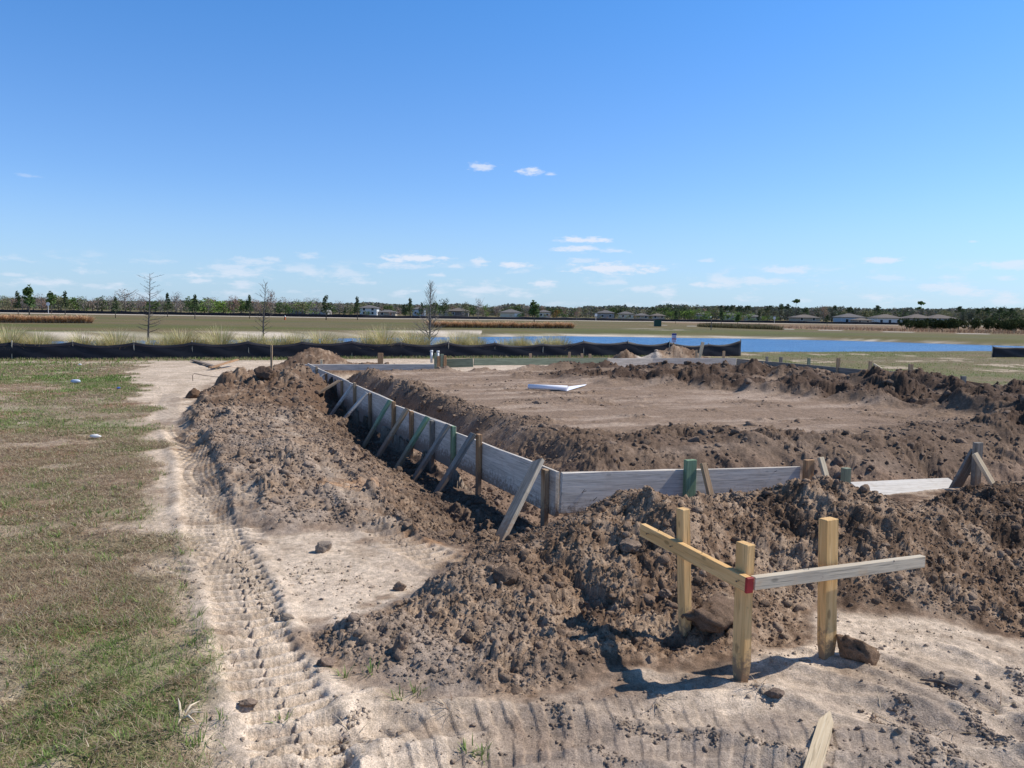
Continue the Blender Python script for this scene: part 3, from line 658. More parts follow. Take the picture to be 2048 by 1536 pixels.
edge = [(395, 1235), (330, 1190), (385, 1290), (370, 1330), (350, 1250), (365, 1180), (410, 1330), (300, 1420), (350, 1470), (400, 1490), (250, 1250), (385, 1500), (440, 1440), (345, 1350), (800, 1400), (830, 1385), (740, 1345), (690, 1355), (935, 1505), (965, 1510), (560, 1440), (520, 1060), (250, 1110), (300, 1130)]
edge = [e for e in edge if e[1] > 1150]
tufts([tuple(hit(*e)[:2]) for e in edge], 16, .03, .09, .0045, [GRN*1.1, GRN2, GRN2*1.15], .035)
twig = [tuple(hit(*e)[:2]) for e in [(365, 1440), (400, 1450), (560, 1270), (600, 1160), (450, 1330), (1520, 1370), (1310, 1400), (900, 1420), (1900, 1460), (2000, 1420), (1750, 1430), (700, 1480)]]
tufts(twig, 9, .04, .12, .004, [STRAW, DEAD, PALE], .05, (1.1, .3))
V, F, cc = cat_([p for p in parts if p[1].shape[1] == 4])
tag(mesh_np('grass', V, F, M_blade, cols=cc), 'short patchy lawn of green and dead brown grass', 'grass', kind='stuff')
# short green fringe at the foot of the silt fence
n_ = 9000; x = rng.uniform(-24, 8, n_); y = FENCE_Y(x)-rng.uniform(.05, .55, n_)**1.0; k = rng.uniform(0, 1, n_)
V, F, cc = blades(x, y, gz(x, y), rng.uniform(.04, .16, n_), np.full(n_, .012), np.abs(rng.normal(.3, .3, n_)), rng.uniform(0, 6.28, n_), np.where((k < .6)[:, None], GRN, STRAW)*rng.uniform(.8, 1.3, (n_, 1)), 1, 2)
tag(mesh_np('fence_grass', V, F, M_blade, cols=cc), 'fringe of uncut grass along the foot of the silt fence', 'grass', kind='stuff')

# ------------------------------------------------------------------ planks and timber
def plank(name, p0, p1, wd, th, mat, parent=None, side=(0, 0, 1), point=0.0, rough=0.0, segs=1, origin=(0, 0, 0)):
    """timber from p0 to p1; local x runs along it, local y (wd) follows side"""
    p0 = Vector(p0); p1 = Vector(p1); ax = (p1-p0); L_ = ax.length; ax.normalize()
    s = Vector(side); s = (s-ax*s.dot(ax)).normalized(); nn = ax.cross(s)
    bm = bmesh.new(); bmesh.ops.create_cube(bm, size=1.0)
    for v in bm.verts: v.co = Vector(((v.co.x+.5)*L_, v.co.y*wd, v.co.z*th))
    if point:
        bmesh.ops.bisect_plane(bm, geom=bm.verts[:]+bm.edges[:]+bm.faces[:], plane_co=(L_-point, 0, 0), plane_no=(1, 0, 0))
        for v in bm.verts:
            if v.co.x > L_-.001: v.co.y *= .12; v.co.z *= .6
    for k in range(1, segs):
        bmesh.ops.bisect_plane(bm, geom=bm.verts[:]+bm.edges[:]+bm.faces[:], plane_co=(L_*k/segs, 0, 0), plane_no=(1, 0, 0))
    if rough:
        for v in bm.verts:
            v.co.y += random.uniform(-1, 1)*rough; v.co.z += random.uniform(-1, 1)*rough*.4
    bmesh.ops.bevel(bm, geom=[e for e in bm.edges if e.calc_face_angle(0) > .6], offset=min(.003, th*.12), segments=1, affect='EDGES')
    o = bm_obj(name, bm, mat, parent)
    M = Matrix.Identity(4)
    for i in range(3): M[i][0] = ax[i]; M[i][1] = s[i]; M[i][2] = nn[i]; M[i][3] = p0[i]-origin[i]
    o.matrix_local = M
    return o
def gz1(x, y): return float(gz(x, y)[0])
def board_run(P, segs, z0, z1, th, parent, org, mats, offs=0.0):
    """vertical form boards end to end along polyline P, names plank"""
    for i in range(len(P)-1):
        a, b_ = P[i], P[i+1]; d = np.array([b_[0]-a[0], b_[1]-a[1]]); l = np.linalg.norm(d); d /= l
        g = .004
        a2 = (a[0]+d[0]*g, a[1]+d[1]*g, (z0[i]+z1[i])/2); b2 = (b_[0]-d[0]*g, b_[1]-d[1]*g, (z0[i+1]+z1[i+1])/2)
        plank('plank', a2, b2, z1[i]-z0[i], th, mats[i % len(mats)], parent, (0, 0, 1), rough=.006, segs=segs, origin=org)
def board_hit(px, py, line='left'):
    """photo pixel -> parameter along the form line"""
    d = ray(px, py); dx, dy = (VV if line == 'left' else UU)
    # C0 + s*dir = k*(d.x,d.y)
    A = np.array([[dx, -d[0]], [dy, -d[1]]]); s, k = np.linalg.solve(A, -C0)
    return s, EYE+d[2]*k
# left form
org = (C0[0], C0[1], 0)
fl = tag(empty('formwork', org), 'long form of grey planks braced along the left trench', 'formwork')
tv = [0, 2.6, 5.4, 8.6, 11.2, LV]
board_run([wp(0, v) for v in tv], 4, [.045, -.06, -.16, -.18, -.18, -.15], [.41, .415, .405, .42, .41, .41], .036, fl, org, [M_grey])
# (stake px x, top y, base y, stake material, brace top, brace foot, brace material)
LS = [(1100, 938, 1030, M_tan, (1083, 914), (993, 1078), M_grey2, .085), (966, 868, 950, M_brown, (966, 868), (929, 960), M_grey2, .08), (914, 852, 928, M_green, (906, 847), (860, 935), M_grey2, .07),
      (871, 841, 905, M_grey2, (864, 832), (821, 920), M_green, .08), (829, 822, 880, M_brown, (826, 817), (791, 893), M_tan, .09), (793, 803, 857, M_brown, (788, 799), (750, 862), M_green, .08),
      (745, 789, 830, M_tan, (744, 786), (718, 838), M_grey, .08), (714, 765, 813, M_tan, (706, 768), (682, 815), M_grey, .08), (688, 762, 790, M_tan, (684, 760), (668, 788), M_tan, .1),
      (656, 750, 772, M_tan, (652, 748), (640, 770), M_grey, .09), (637, 733, 760, M_tan, (634, 738), (618, 757), M_grey, .1)]
for (px, y0, y1, mt, bt, bf, bmt, bw) in LS:
    s, ztop = board_hit(px, y0); p = wp(-.042, s); zt = max(min(ztop, .50), .39); zb = gz1(*p)-.1
    plank('stake', (p[0], p[1], zt), (p[0], p[1], min(zb, -.05)), .075, .04, mt, fl, (VV[0], VV[1], 0), origin=org)
    s2, zt2 = board_hit(*bt); s2 = s-.05 if abs(s2-s) > .6 else s2
    s2 = s+.065
    zt2 = min(max(zt2, .36), .46); q0 = wp(-.075, s2); outw = .55 if px > 1050 else .42; bw = bw*1.35
    q1 = wp(-.075-outw, s2-.02)
    hb_ = hit(*bf)
    if px > 1050 and .15 < math.hypot(hb_[0]-q0[0], hb_[1]-q0[1]) < .9: q1 = (hb_[0], hb_[1])
    plank('brace', (q0[0], q0[1], zt2), (q1[0], q1[1], gz1(*q1)-.06), bw, .036, bmt, fl, (VV[0], VV[1], 0), origin=org)
# front form
org = (*wp(0, 0), 0)
ff = tag(empty('formwork', (org[0]+.02, org[1]-.02, 0)), 'front form of a wide weathered board facing the viewer by the dug corner', 'formwork')
org = tuple(ff.location)
s1, zc = board_hit(1590, 931, 'front')
plank('plank', (*wp(.0, -.05), .245), (*wp(s1, -.05), zc-.165+.0), .33, .036, M_grey, ff, (0, 0, 1), rough=.005, segs=5, origin=org)
def fstake(px, y0, mt, wd=.08, out=-.09, zb=-.2, th=.04, lean=0):
    s, zt = board_hit(px, y0, 'front'); p = wp(s, out)
    return plank('stake', (p[0], p[1], zt+.01), (p[0]+lean, p[1], zb), wd, th, mt, ff, (UU[0], UU[1], 0), origin=org), s
def fbrace(px, y0, mt, wd=.05, outw=.18, shift=.02):
    s, zt = board_hit(px, y0, 'front'); q0 = wp(s, -.13); q1 = wp(s+shift, -.13-outw)
    return plank('brace', (q0[0], q0[1], zt), (q1[0], q1[1], gz1(*q1)-.05), wd, .036, mt, ff, (UU[0], UU[1], 0), origin=org)
for (xa, ya, xb, yb) in ((1148, 1000, 1160, 974), (1168, 1012, 1184, 990), (1156, 985, 1163, 977), (1535, 945, 1541, 938)):
    s_n, z_n = board_hit(xa, ya, 'front'); s_m, z_m = board_hit(xb, yb, 'front'); A = Acc(); a_ = wp(s_n, -.035); b_ = wp(s_m, -.085)
    A.tube([(a_[0], a_[1], z_n), (b_[0], b_[1], z_m)], .0025, 6); o = A.obj('nail', M_nail, ff); o.location = (-org[0], -org[1], -org[2])
fstake(1368, 918, M_green, .10, -.092, -.1, .05); fbrace(1388, 921, M_tan, .05)
fstake(1603, 918, M_brown, .10, -.092, -.1); fbrace(1620, 910, M_pale, .055)
# single stub and the stake pair at the right, on the lower white form
st = tag(empty('short_stake', (*wp(board_hit(1676, 935, 'front')[0], -.1), 0)), 'short green treated stub rising behind the front berm', 'stake')
s, zt = board_hit(1676, 934, 'front'); p = wp(s, -.1)
plank('post', (p[0], p[1], zt+.01), (p[0], p[1], -.2), .075, .055, M_green2, st, (UU[0], UU[1], 0), origin=tuple(st.location))
s, zt = board_hit(1938, 884, 'front'); p = wp(s, -.1); org = (p[0], p[1], 0)
fw2 = tag(empty('formwork', org), 'low dusty white form board with a tall grey stake and pale brace', 'formwork')
plank('stake', (p[0], p[1], zt+.01), (p[0], p[1], -.35), .09, .05, M_grey2, fw2, (UU[0], UU[1], 0), origin=org)
sb_, zb_ = board_hit(1922, 902, 'front'); q0 = wp(sb_, -.15); q1 = wp(sb_+.16, -.36)
plank('brace', (q0[0], q0[1], zb_), (q1[0], q1[1], -.1), .055, .038, M_pale, fw2, (UU[0], UU[1], 0), origin=org)
plank('plank', (*wp(s-.15, .02), -.06), (*wp(s+.05, -.04), .35), .14, .03, M_grey2, fw2, (UU[0], UU[1], 0), origin=org)
a_, za = board_hit(1790, 990, 'front'); b__, zb_ = board_hit(1935, 985, 'front')
plank('plank', (*wp(a_-.25, .18), za+.0), (*wp(b__+.12, .18), zb_+.0), .34, .04, M_white, fw2, (VV[0]*.9, VV[1]*.9, .35), rough=.004, segs=4, origin=org)
# back form, from the far left corner
org = (*wp(0, LV), 0); fb_ = tag(empty('formwork', org), 'far form board running level across the back of the pad from the left corner', 'formwork')
def away(px, py, z): return at_z(px, py, z)
q = [away(606, 728, .40), away(740, 728, .40), away(868, 727.5, .40)]
for a, b_ in zip(q, q[1:]):
    plank('plank', (a[0], a[1], .32), (b_[0], b_[1], .32), .15, .036, M_grey, fb_, (0, 0, 1), rough=.004, segs=2, origin=org)
def small_stake(parent, org, px, top, zb, y, wd=.09, mt=M_tan, th=.05, lean=0):
    p = at_y(px, top, y)
    return plank('stake', (p[0]+lean, p[1], p[2]), (p[0], p[1], zb), wd, th, mt, parent, (1, .35, 0), origin=org)
small_stake(fb_, org, 761, 706, .1, q[1][1]+.3, .13, M_brown)
small_stake(fb_, org, 643, 719, .1, q[0][1]+.3, .05, M_pale)
# second back form with green boards
g0 = away(890, 714, .42); g1 = away(932, 715, .42); g2 = away(1215, 713, .40); g3 = away(1310, 714, .38)
org = (g0[0], g0[1], 0); fb2 = tag(empty('formwork', org), 'green treated form board at the back beside the cloddy soil', 'formwork')
plank('plank', (g0[0], g0[1], .24), (g1[0]+.2, g1[1], .28), .24, .036, M_green2, fb2, (0, 0, 1), origin=org)
plank('plank', (g1[0]+.22, g1[1]+.02, .30), (g2[0], g2[1], .26), .2, .036, M_green2, fb2, (0, 0, 1), segs=3, rough=.004, origin=org)
for px, top, wd, mt in ((871, 706, .07, M_green2), (884, 708, .09, M_green2), (878, 712, .1, M_brown), (890, 711, .08, M_brown)):
    small_stake(fb2, org, px, top, .1, g0[1]-.3+.05*wd, wd, mt)
for px in (1061, 1139, 1164, 1180):
    small_stake(fb2, org, px, {1061: 707, 1139: 704, 1164: 707, 1180: 708}[px], .1, 25.2, .08 if px != 1139 else .07, M_tan)
for px, top in ((863, 704), (876, 705)):
    pp = at_y(px, top, g0[1]-.1); A = Acc(); A.tube([(0, 0, -.3), (0, 0, 0)], .035, 12); A.tube([(0, 0, 0), (0, 0, .05)], .042, 12)
    o = A.obj('pipe_stub', M_trim, None, True); o.location = pp
    tag(o, 'white pipe stub on the %s beside the green back form stakes' % ('left' if px == 863 else 'right'), 'pipe')
g = [away(1215, 717, .40), away(1305, 716, .40), away(1400, 716, .40), away(1472, 716, .40)]
org = (g[0][0], g[0][1], 0); fb3 = tag(empty('formwork', org), 'grey back form board near the far right corner of the pad', 'formwork')
for a, b_ in zip(g, g[1:]):
    plank('plank', (a[0], a[1], .25), (b_[0], b_[1], .25), .30, .036, M_grey, fb3, (0, 0, 1), rough=.003, segs=2, origin=org)
small_stake(fb3, org, 1398, 684, .2, g[2][1]+.4, .10, M_pale, lean=.12); small_stake(fb3, org, 1448, 702, .2, g[3][1]-.1, .07, M_tan)
small_stake(fb3, org, 1393, 700, .2, g[2][1]+.3, .06, M_tan)
# right form
g = [away(1474, 717, .42), away(1560, 724, .42), away(1745, 740, .42), away(1838, 744, .42), away(1990, 772, .40), away(2120, 800, .40)]
org = (g[0][0], g[0][1], 0); fr = tag(empty('formwork', org), 'form boards running along the right side of the pad beside the lawn', 'formwork')
for k_, (a, b_) in enumerate(zip(g, g[1:])):
    plank('plank', (a[0], a[1], .24), (b_[0], b_[1], .24), .34, .036, M_grey2 if k_ != 3 else M_brown, fr, (0, 0, 1), rough=.004, segs=3, origin=org)
for px, top, wd, mt, base in ((1534, 713, .07, M_grey2, 720), (1562, 714, .09, M_grey2, 724), (1618, 716, .08, M_green2, 730), (1677, 716, .09, M_tan, 736), (1741, 722, .08, M_tan, 740), (1822, 728, .12, M_tan, 745), (1839, 735, .07, M_brown, 748), (1927, 752, .12, M_grey2, 764)):
    small_stake(fr, org, px, top, .05, away(px, base, .40)[1]+.08, wd, mt)
p = at_z(1748, 728, .45); p2 = at_z(1764, 738, .35)
plank('brace', p, (p2[0], p2[1], .35), .05, .035, M_pale, fr, (0, 0, 1), origin=org)

# corner batter board in the foreground
A_ = at_z(1482, 1358, .0); B_ = at_z(1374, 1245, .10); Cc = at_z(1655, 1316, .0)
A_[2] = gz1(*A_[:2]); B_[2] = gz1(*B_[:2]); Cc[2] = gz1(*Cc[:2])
bb = tag(empty('batter_board', (A_[0], A_[1], A_[2])), 'corner marker of three fresh pine stakes joined by two nailed rails', 'batter board'); org = tuple(bb.location)
eAC = np.array([.90, .43]); eAC /= np.linalg.norm(eAC); eAB = np.array([-.43, .90])
def stk(P, pxt, pyt, wAB, wAC):
    T = at_y(pxt, pyt, P[1]+.012)
    o = plank('stake', T, (P[0], P[1], P[2]-.16), wAB, wAC, M_pine, bb, (eAB[0], eAB[1], 0), point=.24, rough=.0016, segs=4, origin=org)
    return T
TA = stk(A_, 1491, 1086, .078, .046); TB = stk(B_, 1366, 1017, .058, .046); TC = stk(Cc, 1657, 1037, .055, .078)
pa = at_y(1484, 1162, A_[1]-.03); za_ = pa[2]
pl = at_y(1285, 1059, A_[1]+.70); dirL = np.array([pl[0]-A_[0], pl[1]-A_[1]])
aL = A_[:2]-.043*eAC-.078*eAB
plank('rail', (aL[0], aL[1], za_), (pl[0], pl[1], pl[2]), .068, .036, M_pine, bb, (0, 0, 1), origin=org)
aR = A_[:2]-.018*eAC-.060*eAB
pr = at_y(1845, 1122, A_[1]+.46); pl0 = at_y(1500, 1166, aR[1]); pl0[0] = aR[0]+.004
plank('rail', (pl0[0], pl0[1], pl0[2]), tuple(pr), .06, .034, M_rail, bb, (0, 0, 1), origin=org)
# red painted rail end
dl = Vector((pl[0]-aL[0], pl[1]-aL[1], pl[2]-za_)).normalized()
e0 = Vector((aL[0], aL[1], za_))
plank('painted_end', e0-dl*.004, e0+dl*.012, .071, .039, M_red, bb, (0, 0, 1), origin=org)
def nail(p, d, l=.03):
    A2 = Acc(); p = np.array(p); d = np.array(d, float); d /= np.linalg.norm(d)
    A2.tube([p-d*.012, p+d*l], .0016, 6); A2.tube([p+d*l, p+d*(l+.002)], .0042, 8)
    o = A2.obj('nail', M_nail, bb); o.location = (-org[0], -org[1], -org[2]); return o
for f in (.40, .83):
    c = e0.lerp(Vector(pl), f); nail((c.x, c.y, c.z+.034), (.1, .05, 1), .03)
c = Vector(pl0).lerp(Vector(pr), .30); nail((c.x, c.y, c.z+.03), (.15, 0, 1), .032)
c = Vector(pl0).lerp(Vector(pr), .80); nail((c.x, c.y, c.z+.02), (-.1, -1, .3), .02)
for f in (.06, .65, .9):
    c = e0.lerp(Vector(pl), f); nail((c.x-.02, c.y-.01, c.z+.005), (-.9, -.42, 0), .01)

# loose stake lying bottom right, crossing boards left, survey stake on the mound
def loose(name, pA, pB, wd, th, mt, label, cat, point=0, side=None, zoff=.02, za=None, zb=None):
    e = tag(empty(name, tuple(pA)), label, cat); a = Vector(pA); b_ = Vector(pB)
    a.z = (gz1(a.x, a.y) if za is None else za)+zoff; b_.z = (gz1(b_.x, b_.y) if zb is None else zb)+zoff
    ax = (b_-a).normalized(); s = Vector(side) if side else ax.cross(Vector((0, 0, 1)))
    plank('board', a, b_, wd, th, mt, e, s, point=point, origin=tuple(e.location)); return e
pS = hit(1658, 1442); pE = hit(1612, 1600)
loose('loose_stake', (pE[0], pE[1], 0), (pS[0], pS[1], 0), .062, .03, M_pale, 'pale pointed stake lying flat on the sand in front of the corner marker', 'stake', point=.10, zoff=.035)
a = at_z(385, 716, .12); b_ = at_z(437, 738, .02); loose('loose_board', a, b_, .14, .03, M_grey2, 'grey board lying on the sand path below the black fence', 'board', zoff=.05)
a = at_z(420, 740, .02); b_ = at_z(474, 719, .2); loose('loose_board', a, b_, .12, .03, M_brown, 'brown board propped across a grey one on the sand path', 'board', zoff=.09, za=gz1(a[0], a[1])-.02, zb=gz1(b_[0], b_[1])+.10)
p = at_y(543, 690, 16.2); e = tag(empty('survey_stake', (p[0], p[1], 0)), 'thin brown survey stake standing behind the tall left mound', 'stake')
plank('post', p, (p[0]-.01, p[1], -.1), .04, .03, M_tan, e, (1, 0, 0), origin=tuple(e.location))
A = Acc(); p = hit(400, 762); P = [(-.16, 0, -.03), (-.17, 0, .12), (-.14, .02, .17), (.05, .1, .12), (.35, .2, .08)]
A.tube([np.array(q) for q in P], .007, 6); o = A.obj('bent_wire', M_nail, None, True); o.location = p; tag(o, 'bent dark wire sticking out of the soil left of the mound', 'wire')

# roll of plans on the pad
c0 = hit(1057, 779); c1 = hit(1135, 783); c2 = hit(1170, 773)
org = tuple(c0); pr_ = tag(empty('paper_roll', org), 'rolled white building plans lying on the dirt pad', 'paper roll')
A = Acc(); a = np.array([0, 0, .055]); b_ = c1-c0+np.array([0, 0, .055-(c1-c0)[2]*0]); dirr = (b_-a)/np.linalg.norm(b_-a); sidev = np.array([-dirr[1], dirr[0], 0]); upv = np.array([0, 0, 1])
Vv = []; Ff = []; NS = 40; n_t = 0
for end in (0, 1):
    base_ = a if end == 0 else b_
    for k in range(NS+1):
        th_ = k/NS*2.6*2*math.pi; rr_ = .022+.030*k/NS+(.004 if end else 0); Vv.append(base_+sidev*rr_*math.cos(th_)+upv*rr_*math.sin(th_))
for k in range(NS): Ff.append((k, k+1, NS+2+k, NS+1+k))
A.add(Vv, Ff); o = A.obj('roll', M_paper, pr_, True); so_ = o.modifiers.new('thickness', 'SOLIDIFY'); so_.thickness = .002
A = Acc(); tip = c2-c0; L1 = b_+sidev*.03-upv*.045; L0 = b_-dirr*.35+sidev*.04-upv*.045
A.add([L0+upv*.006, L1-sidev*.09+upv*.004, L1+dirr*.02+upv*.012, tip+upv*.02, tip+sidev*.12+upv*.035, L0+sidev*.16+upv*.01], [(0, 1, 2, 5), (2, 3, 4, 5)])
o = A.obj('loose_sheet', M_paper, pr_); so_ = o.modifiers.new('thickness', 'SOLIDIFY'); so_.thickness = .002

# litter on the lawn
def litter(px, py, wpx, col, label, cat='litter', seed=0):
    p = hit(px, py); rr_ = wpx/2/FPX*p[1]; V, F = ICO2
    V = V*(1+.5*fbm(V[:, 0]*2+seed, V[:, 1]*2+V[:, 2], .8, 3, seed)[:, None])*np.array([1, .6, .42])*rr_; V[:, 2] += rr_*.3
    o = mesh_np('litter', V, F, plain('litter_paint', col, .5, .1)); o.location = p+np.array([0, 0, .03]); tag(o, label, cat)
litter(191, 880, 20, (.8, .78, .74), 'crumpled white scrap lying in the lawn', seed=2)
litter(151, 768, 19, (.55, .62, .75), 'flat pale blue scrap of plastic farther up the lawn', seed=5)
litter(237, 780, 8, (.08, .15, .5), 'tiny blue wrapper near the edge of the lawn', seed=8)
litter(160, 732, 7, (.8, .8, .78), 'small white pellet of litter near the silt fence', seed=11)
# dead twig on the sand
p = hit(1890, 1375); A = Acc()
A.tube([(-.09, .05, .01), (-.02, .02, .018), (.05, -.04, .014), (.11, -.10, .01)], [.004, .008, .007, .003], 6)
A.tube([(-.01, .02, .016), (.01, .05, .03), (.03, .06, .012)], [.006, .01, .004], 6)
for k in range(12):
    q = np.array([.07+random.random()*.04, -.06-random.random()*.05, .01]); A.tube([q, q+np.array([random.uniform(-.03, .05), random.uniform(-.04, .02), random.uniform(.0, .03)])], .0012, 4)
o = A.obj('dead_twig', M_bark, None, True); o.location = p; tag(o, 'dead dark twig with fine roots lying on the sand at right', 'twig')
p = hit(362, 1442); A = Acc()
for k in range(9):
    a = random.uniform(0, 6.28); l = random.uniform(.05, .13); A.tube([(0, 0, 0), (math.cos(a)*l*.5, math.sin(a)*l*.5, l*.35), (math.cos(a)*l, math.sin(a)*l, l*.3)], [.006, .005, .001], 5)
o = A.obj('dry_root_clump', plain('dry_root', (.62, .52, .38), .8), None, True); o.location = p; tag(o, 'bleached dry grass root clump at the edge of the sand', 'root')

# ------------------------------------------------------------------ silt fences
M_fab, t, b = mat_new('black_fabric')
tcn = t.new('ShaderNodeTexCoord'); n = t.new('ShaderNodeTexNoise', i_Vector=tcn.outputs['Object'], i_Scale=3.0, i_Detail=4.0)
t.put(b.inputs['Base Color'], t.mix(n.outputs[0], (.010, .011, .018), (.018, .019, .028))); b.inputs['Roughness'].default_value = .6; b.inputs['Specular IOR Level'].default_value = .25
M_stk = plain('pale_stake', (.55, .47, .36), .8)
M_stitch = plain('stitch_line', (.06, .04, .04), .8)
def silt(name, P, tops, label, sag=.10, wrink=.03, tip=.05, stakes_white=True, fold=None, sub=14):
    """P: list of (x,y) stake points; tops: fabric height at each stake"""
    org = (P[0][0], P[0][1], gz1(*P[0])); root = tag(empty(name, org), label, 'silt fence')
    Vf = []; nz_ = 7; cols_ = 0
    for i in range(len(P)-1):
        for k in range(sub+(1 if i == len(P)-2 else 0)):
            f = k/sub; x = P[i][0]*(1-f)+P[i+1][0]*f; y = P[i][1]*(1-f)+P[i+1][1]*f
            g_ = gz1(x, y); top = (tops[i]*(1-f)+tops[i+1]*f)-sag*(4*f*(1-f))*(.75+.5*h2(np.array([i]), np.array([3]), 5)[0])
            for q in range(nz_):
                hq = q/(nz_-1); off_ = wrink*math.sin(f*math.pi)*(1-hq*.6)+.012*math.sin(f*9+q*1.3+i)
                Vf.append((x-org[0], y-org[1]-off_, g_-.06+(top+.06)*hq-org[2]))
            cols_ += 1
    F = [(c*nz_+q, (c+1)*nz_+q, (c+1)*nz_+q+1, c*nz_+q+1) for c in range(cols_-1) for q in range(nz_-1)]
    o = mesh_np('fabric', np.array(Vf), np.array(F), M_fab, root, smooth=True); so_ = o.modifiers.new('thickness', 'SOLIDIFY'); so_.thickness = .006
    Vs = np.array(Vf).reshape(cols_, nz_, 3); A = Acc(); line = [Vs[c, 5]*.45+Vs[c, 6]*.55-np.array([0, .008, .03]) for c in range(cols_)]
    if stakes_white:
        A.tube(line, .0035, 4); A.obj('stitch_line', M_stitch, root)
    for (x, y), tp in zip(P, tops):
        g_ = gz1(x, y); A = Acc(); A.box(-.014, .014, .008, .034, -.1, tp+tip)
        o = A.obj('stake', M_stk, root); o.location = (x-org[0], y-org[1], g_-org[2]); o.rotation_euler = (random.uniform(-.03, .03), random.uniform(-.05, .05), 0)
    return root
def on_fence(px):
    d = ray(px, 690); # intersect with y = 24.5+.4(x+15.6)
    k = (24.5+.4*15.6)/(d[1]-.4*d[0]); return (d[0]*k, d[1]*k)
fpx = [-420, -280, -110, 22, 146, 268, 384, 497, 604, 703, 802, 896, 990, 1086, 1168, 1255, 1338, 1418, 1482]
topy = [684, 684, 684, 684, 683.5, 684.5, 684, 682, 683, 681.5, 684, 684, 685, 687, 682, 682.5, 684, 688, 680]
P = [on_fence(q) for q in fpx]; tops = []
for q, ty_, p in zip(fpx, topy, P): tops.append(max(.35, min(.75, at_y(q, ty_, p[1])[2]-gz1(*p))))
silt('silt_fence', P, tops, 'long sagging black silt fence between the plot and the pond')
P = [tuple(at_z(q, 715.5+.0*q, -.02)[:2]) for q in (1984, 2060, 2160, 2300)]
sf2 = silt('silt_fence', P, [.50, .48, .5, .5], 'short end of black silt fence standing right of the open pond view', sag=.03)
# far silt fence beyond the field
fx = list(np.linspace(-150, 150, 48)); P = [(x, float(np.interp(x, ROAD_X, ROAD_D))+15+random.uniform(-1, 1)) for x in fx]
silt('silt_fence', P, [.85+random.uniform(-.1, .1) for _ in P], 'distant low black silt fence behind the pale sand road', sag=.12, tip=.35, stakes_white=False, sub=5)

# sign behind the mound
p = at_y(1348, 676, 29.5); e = tag(empty('warning_sign', (p[0], p[1], 0)), 'small blue and white notice sign on a post behind the soil mound', 'sign')
A = Acc(); A.box(-.02, .02, .012, .04, -.3, p[2]+.1); A.obj('post', M_tan, e)
A = Acc(); A.box(-.085, .085, -.01, .01, p[2]-.17, p[2]+.17); A.obj('panel', plain('sign_white', (.62, .66, .80), .5, .05), e)
def strip(nm, x0, x1, z0, z1, col): A = Acc(); A.box(x0, x1, -.014, -.0105, z0, z1); return A.obj(nm, plain(nm+'_paint', col, .5, .05), e)
strip('header', -.085, .085, p[2]+.10, p[2]+.168, (.06, .07, .26)); strip('red_band', -.085, .085, p[2]-.055, p[2]-.02, (.30, .04, .10))
for zz in (.07, .045, .02, -.005, -.09, -.115, -.14): strip('printed_line', -.06, .06, p[2]+zz-.005, p[2]+zz+.004, (.12, .14, .35))

# ------------------------------------------------------------------ grass clumps behind the fence
def clump_mesh(nb, h, spread, cols, lean, wd, lx=0.0, curl=1.0):
    a = rng.uniform(0, 6.28, nb); r_ = .12*spread*rng.uniform(0, 1, nb)**.5; k = rng.integers(0, len(cols), nb)
    V, F, c = blades(r_*np.cos(a), r_*np.sin(a), np.zeros(nb), h*rng.uniform(.55, 1.15, nb), wd*rng.uniform(.7, 1.3, nb),
                     np.clip(np.abs(rng.normal(lean, lean*.55, nb)), 0, 1.35), a+rng.normal(0, .35, nb), np.array(cols)[k]*rng.uniform(.75, 1.25, (nb, 1)), curl, 4)
    V[:, 0] += lx*V[:, 2]**1.5; return V, F, c
CG = [np.array(c) for c in ((.50, .45, .20), (.66, .57, .33), (.34, .37, .14), (.76, .65, .40), (.46, .37, .20))]
protoC = []
for v in range(5):
    V, F, c = clump_mesh(560, 1.15+.1*v, 1.6, CG, .42, .016, 0, 1.2)
    o = mesh_np('cordgrass_clump', V, F, M_blade, cols=c); protoC.append(o.data)
    bpy.data.objects.remove(o)
def place(name, data, loc, s, rz, label, cat, group, kind='thing'):
    o = bpy.data.objects.new(name, data); C.objects.link(o); o.location = loc; o.scale = (s[0], s[0], s[1]) if isinstance(s, tuple) else (s, s, s); o.rotation_euler = (0, 0, rz); tag(o, label, cat, group, kind); return o
cpx = [(-70, 1), (-20, .9), (18, 1.0), (55, .75), (75, .95), (98, .5), (150, .45), (165, .95), (205, .7), (232, .8), (255, .5), (300, .55), (330, .65), (362, 1.25), (388, .8), (412, .6), (440, .95), (470, .4), (492, .8), (516, .6), (540, .9), (565, .75), (590, .8), (640, 1.15), (662, .7), (735, .85), (765, 1.05), (795, .7), (822, 1.1), (845, .7), (880, .6), (915, 1.0), (935, .8), (965, .65), (1005, .65), (1030, .5), (1045, .6), (1075, .7), (1095, .75), (1122, .6), (1135, .5)]
cpx = sorted(cpx+[(q+random.uniform(6, 18), random.uniform(.45, .75)) for q, _ in cpx[:-2:2]])

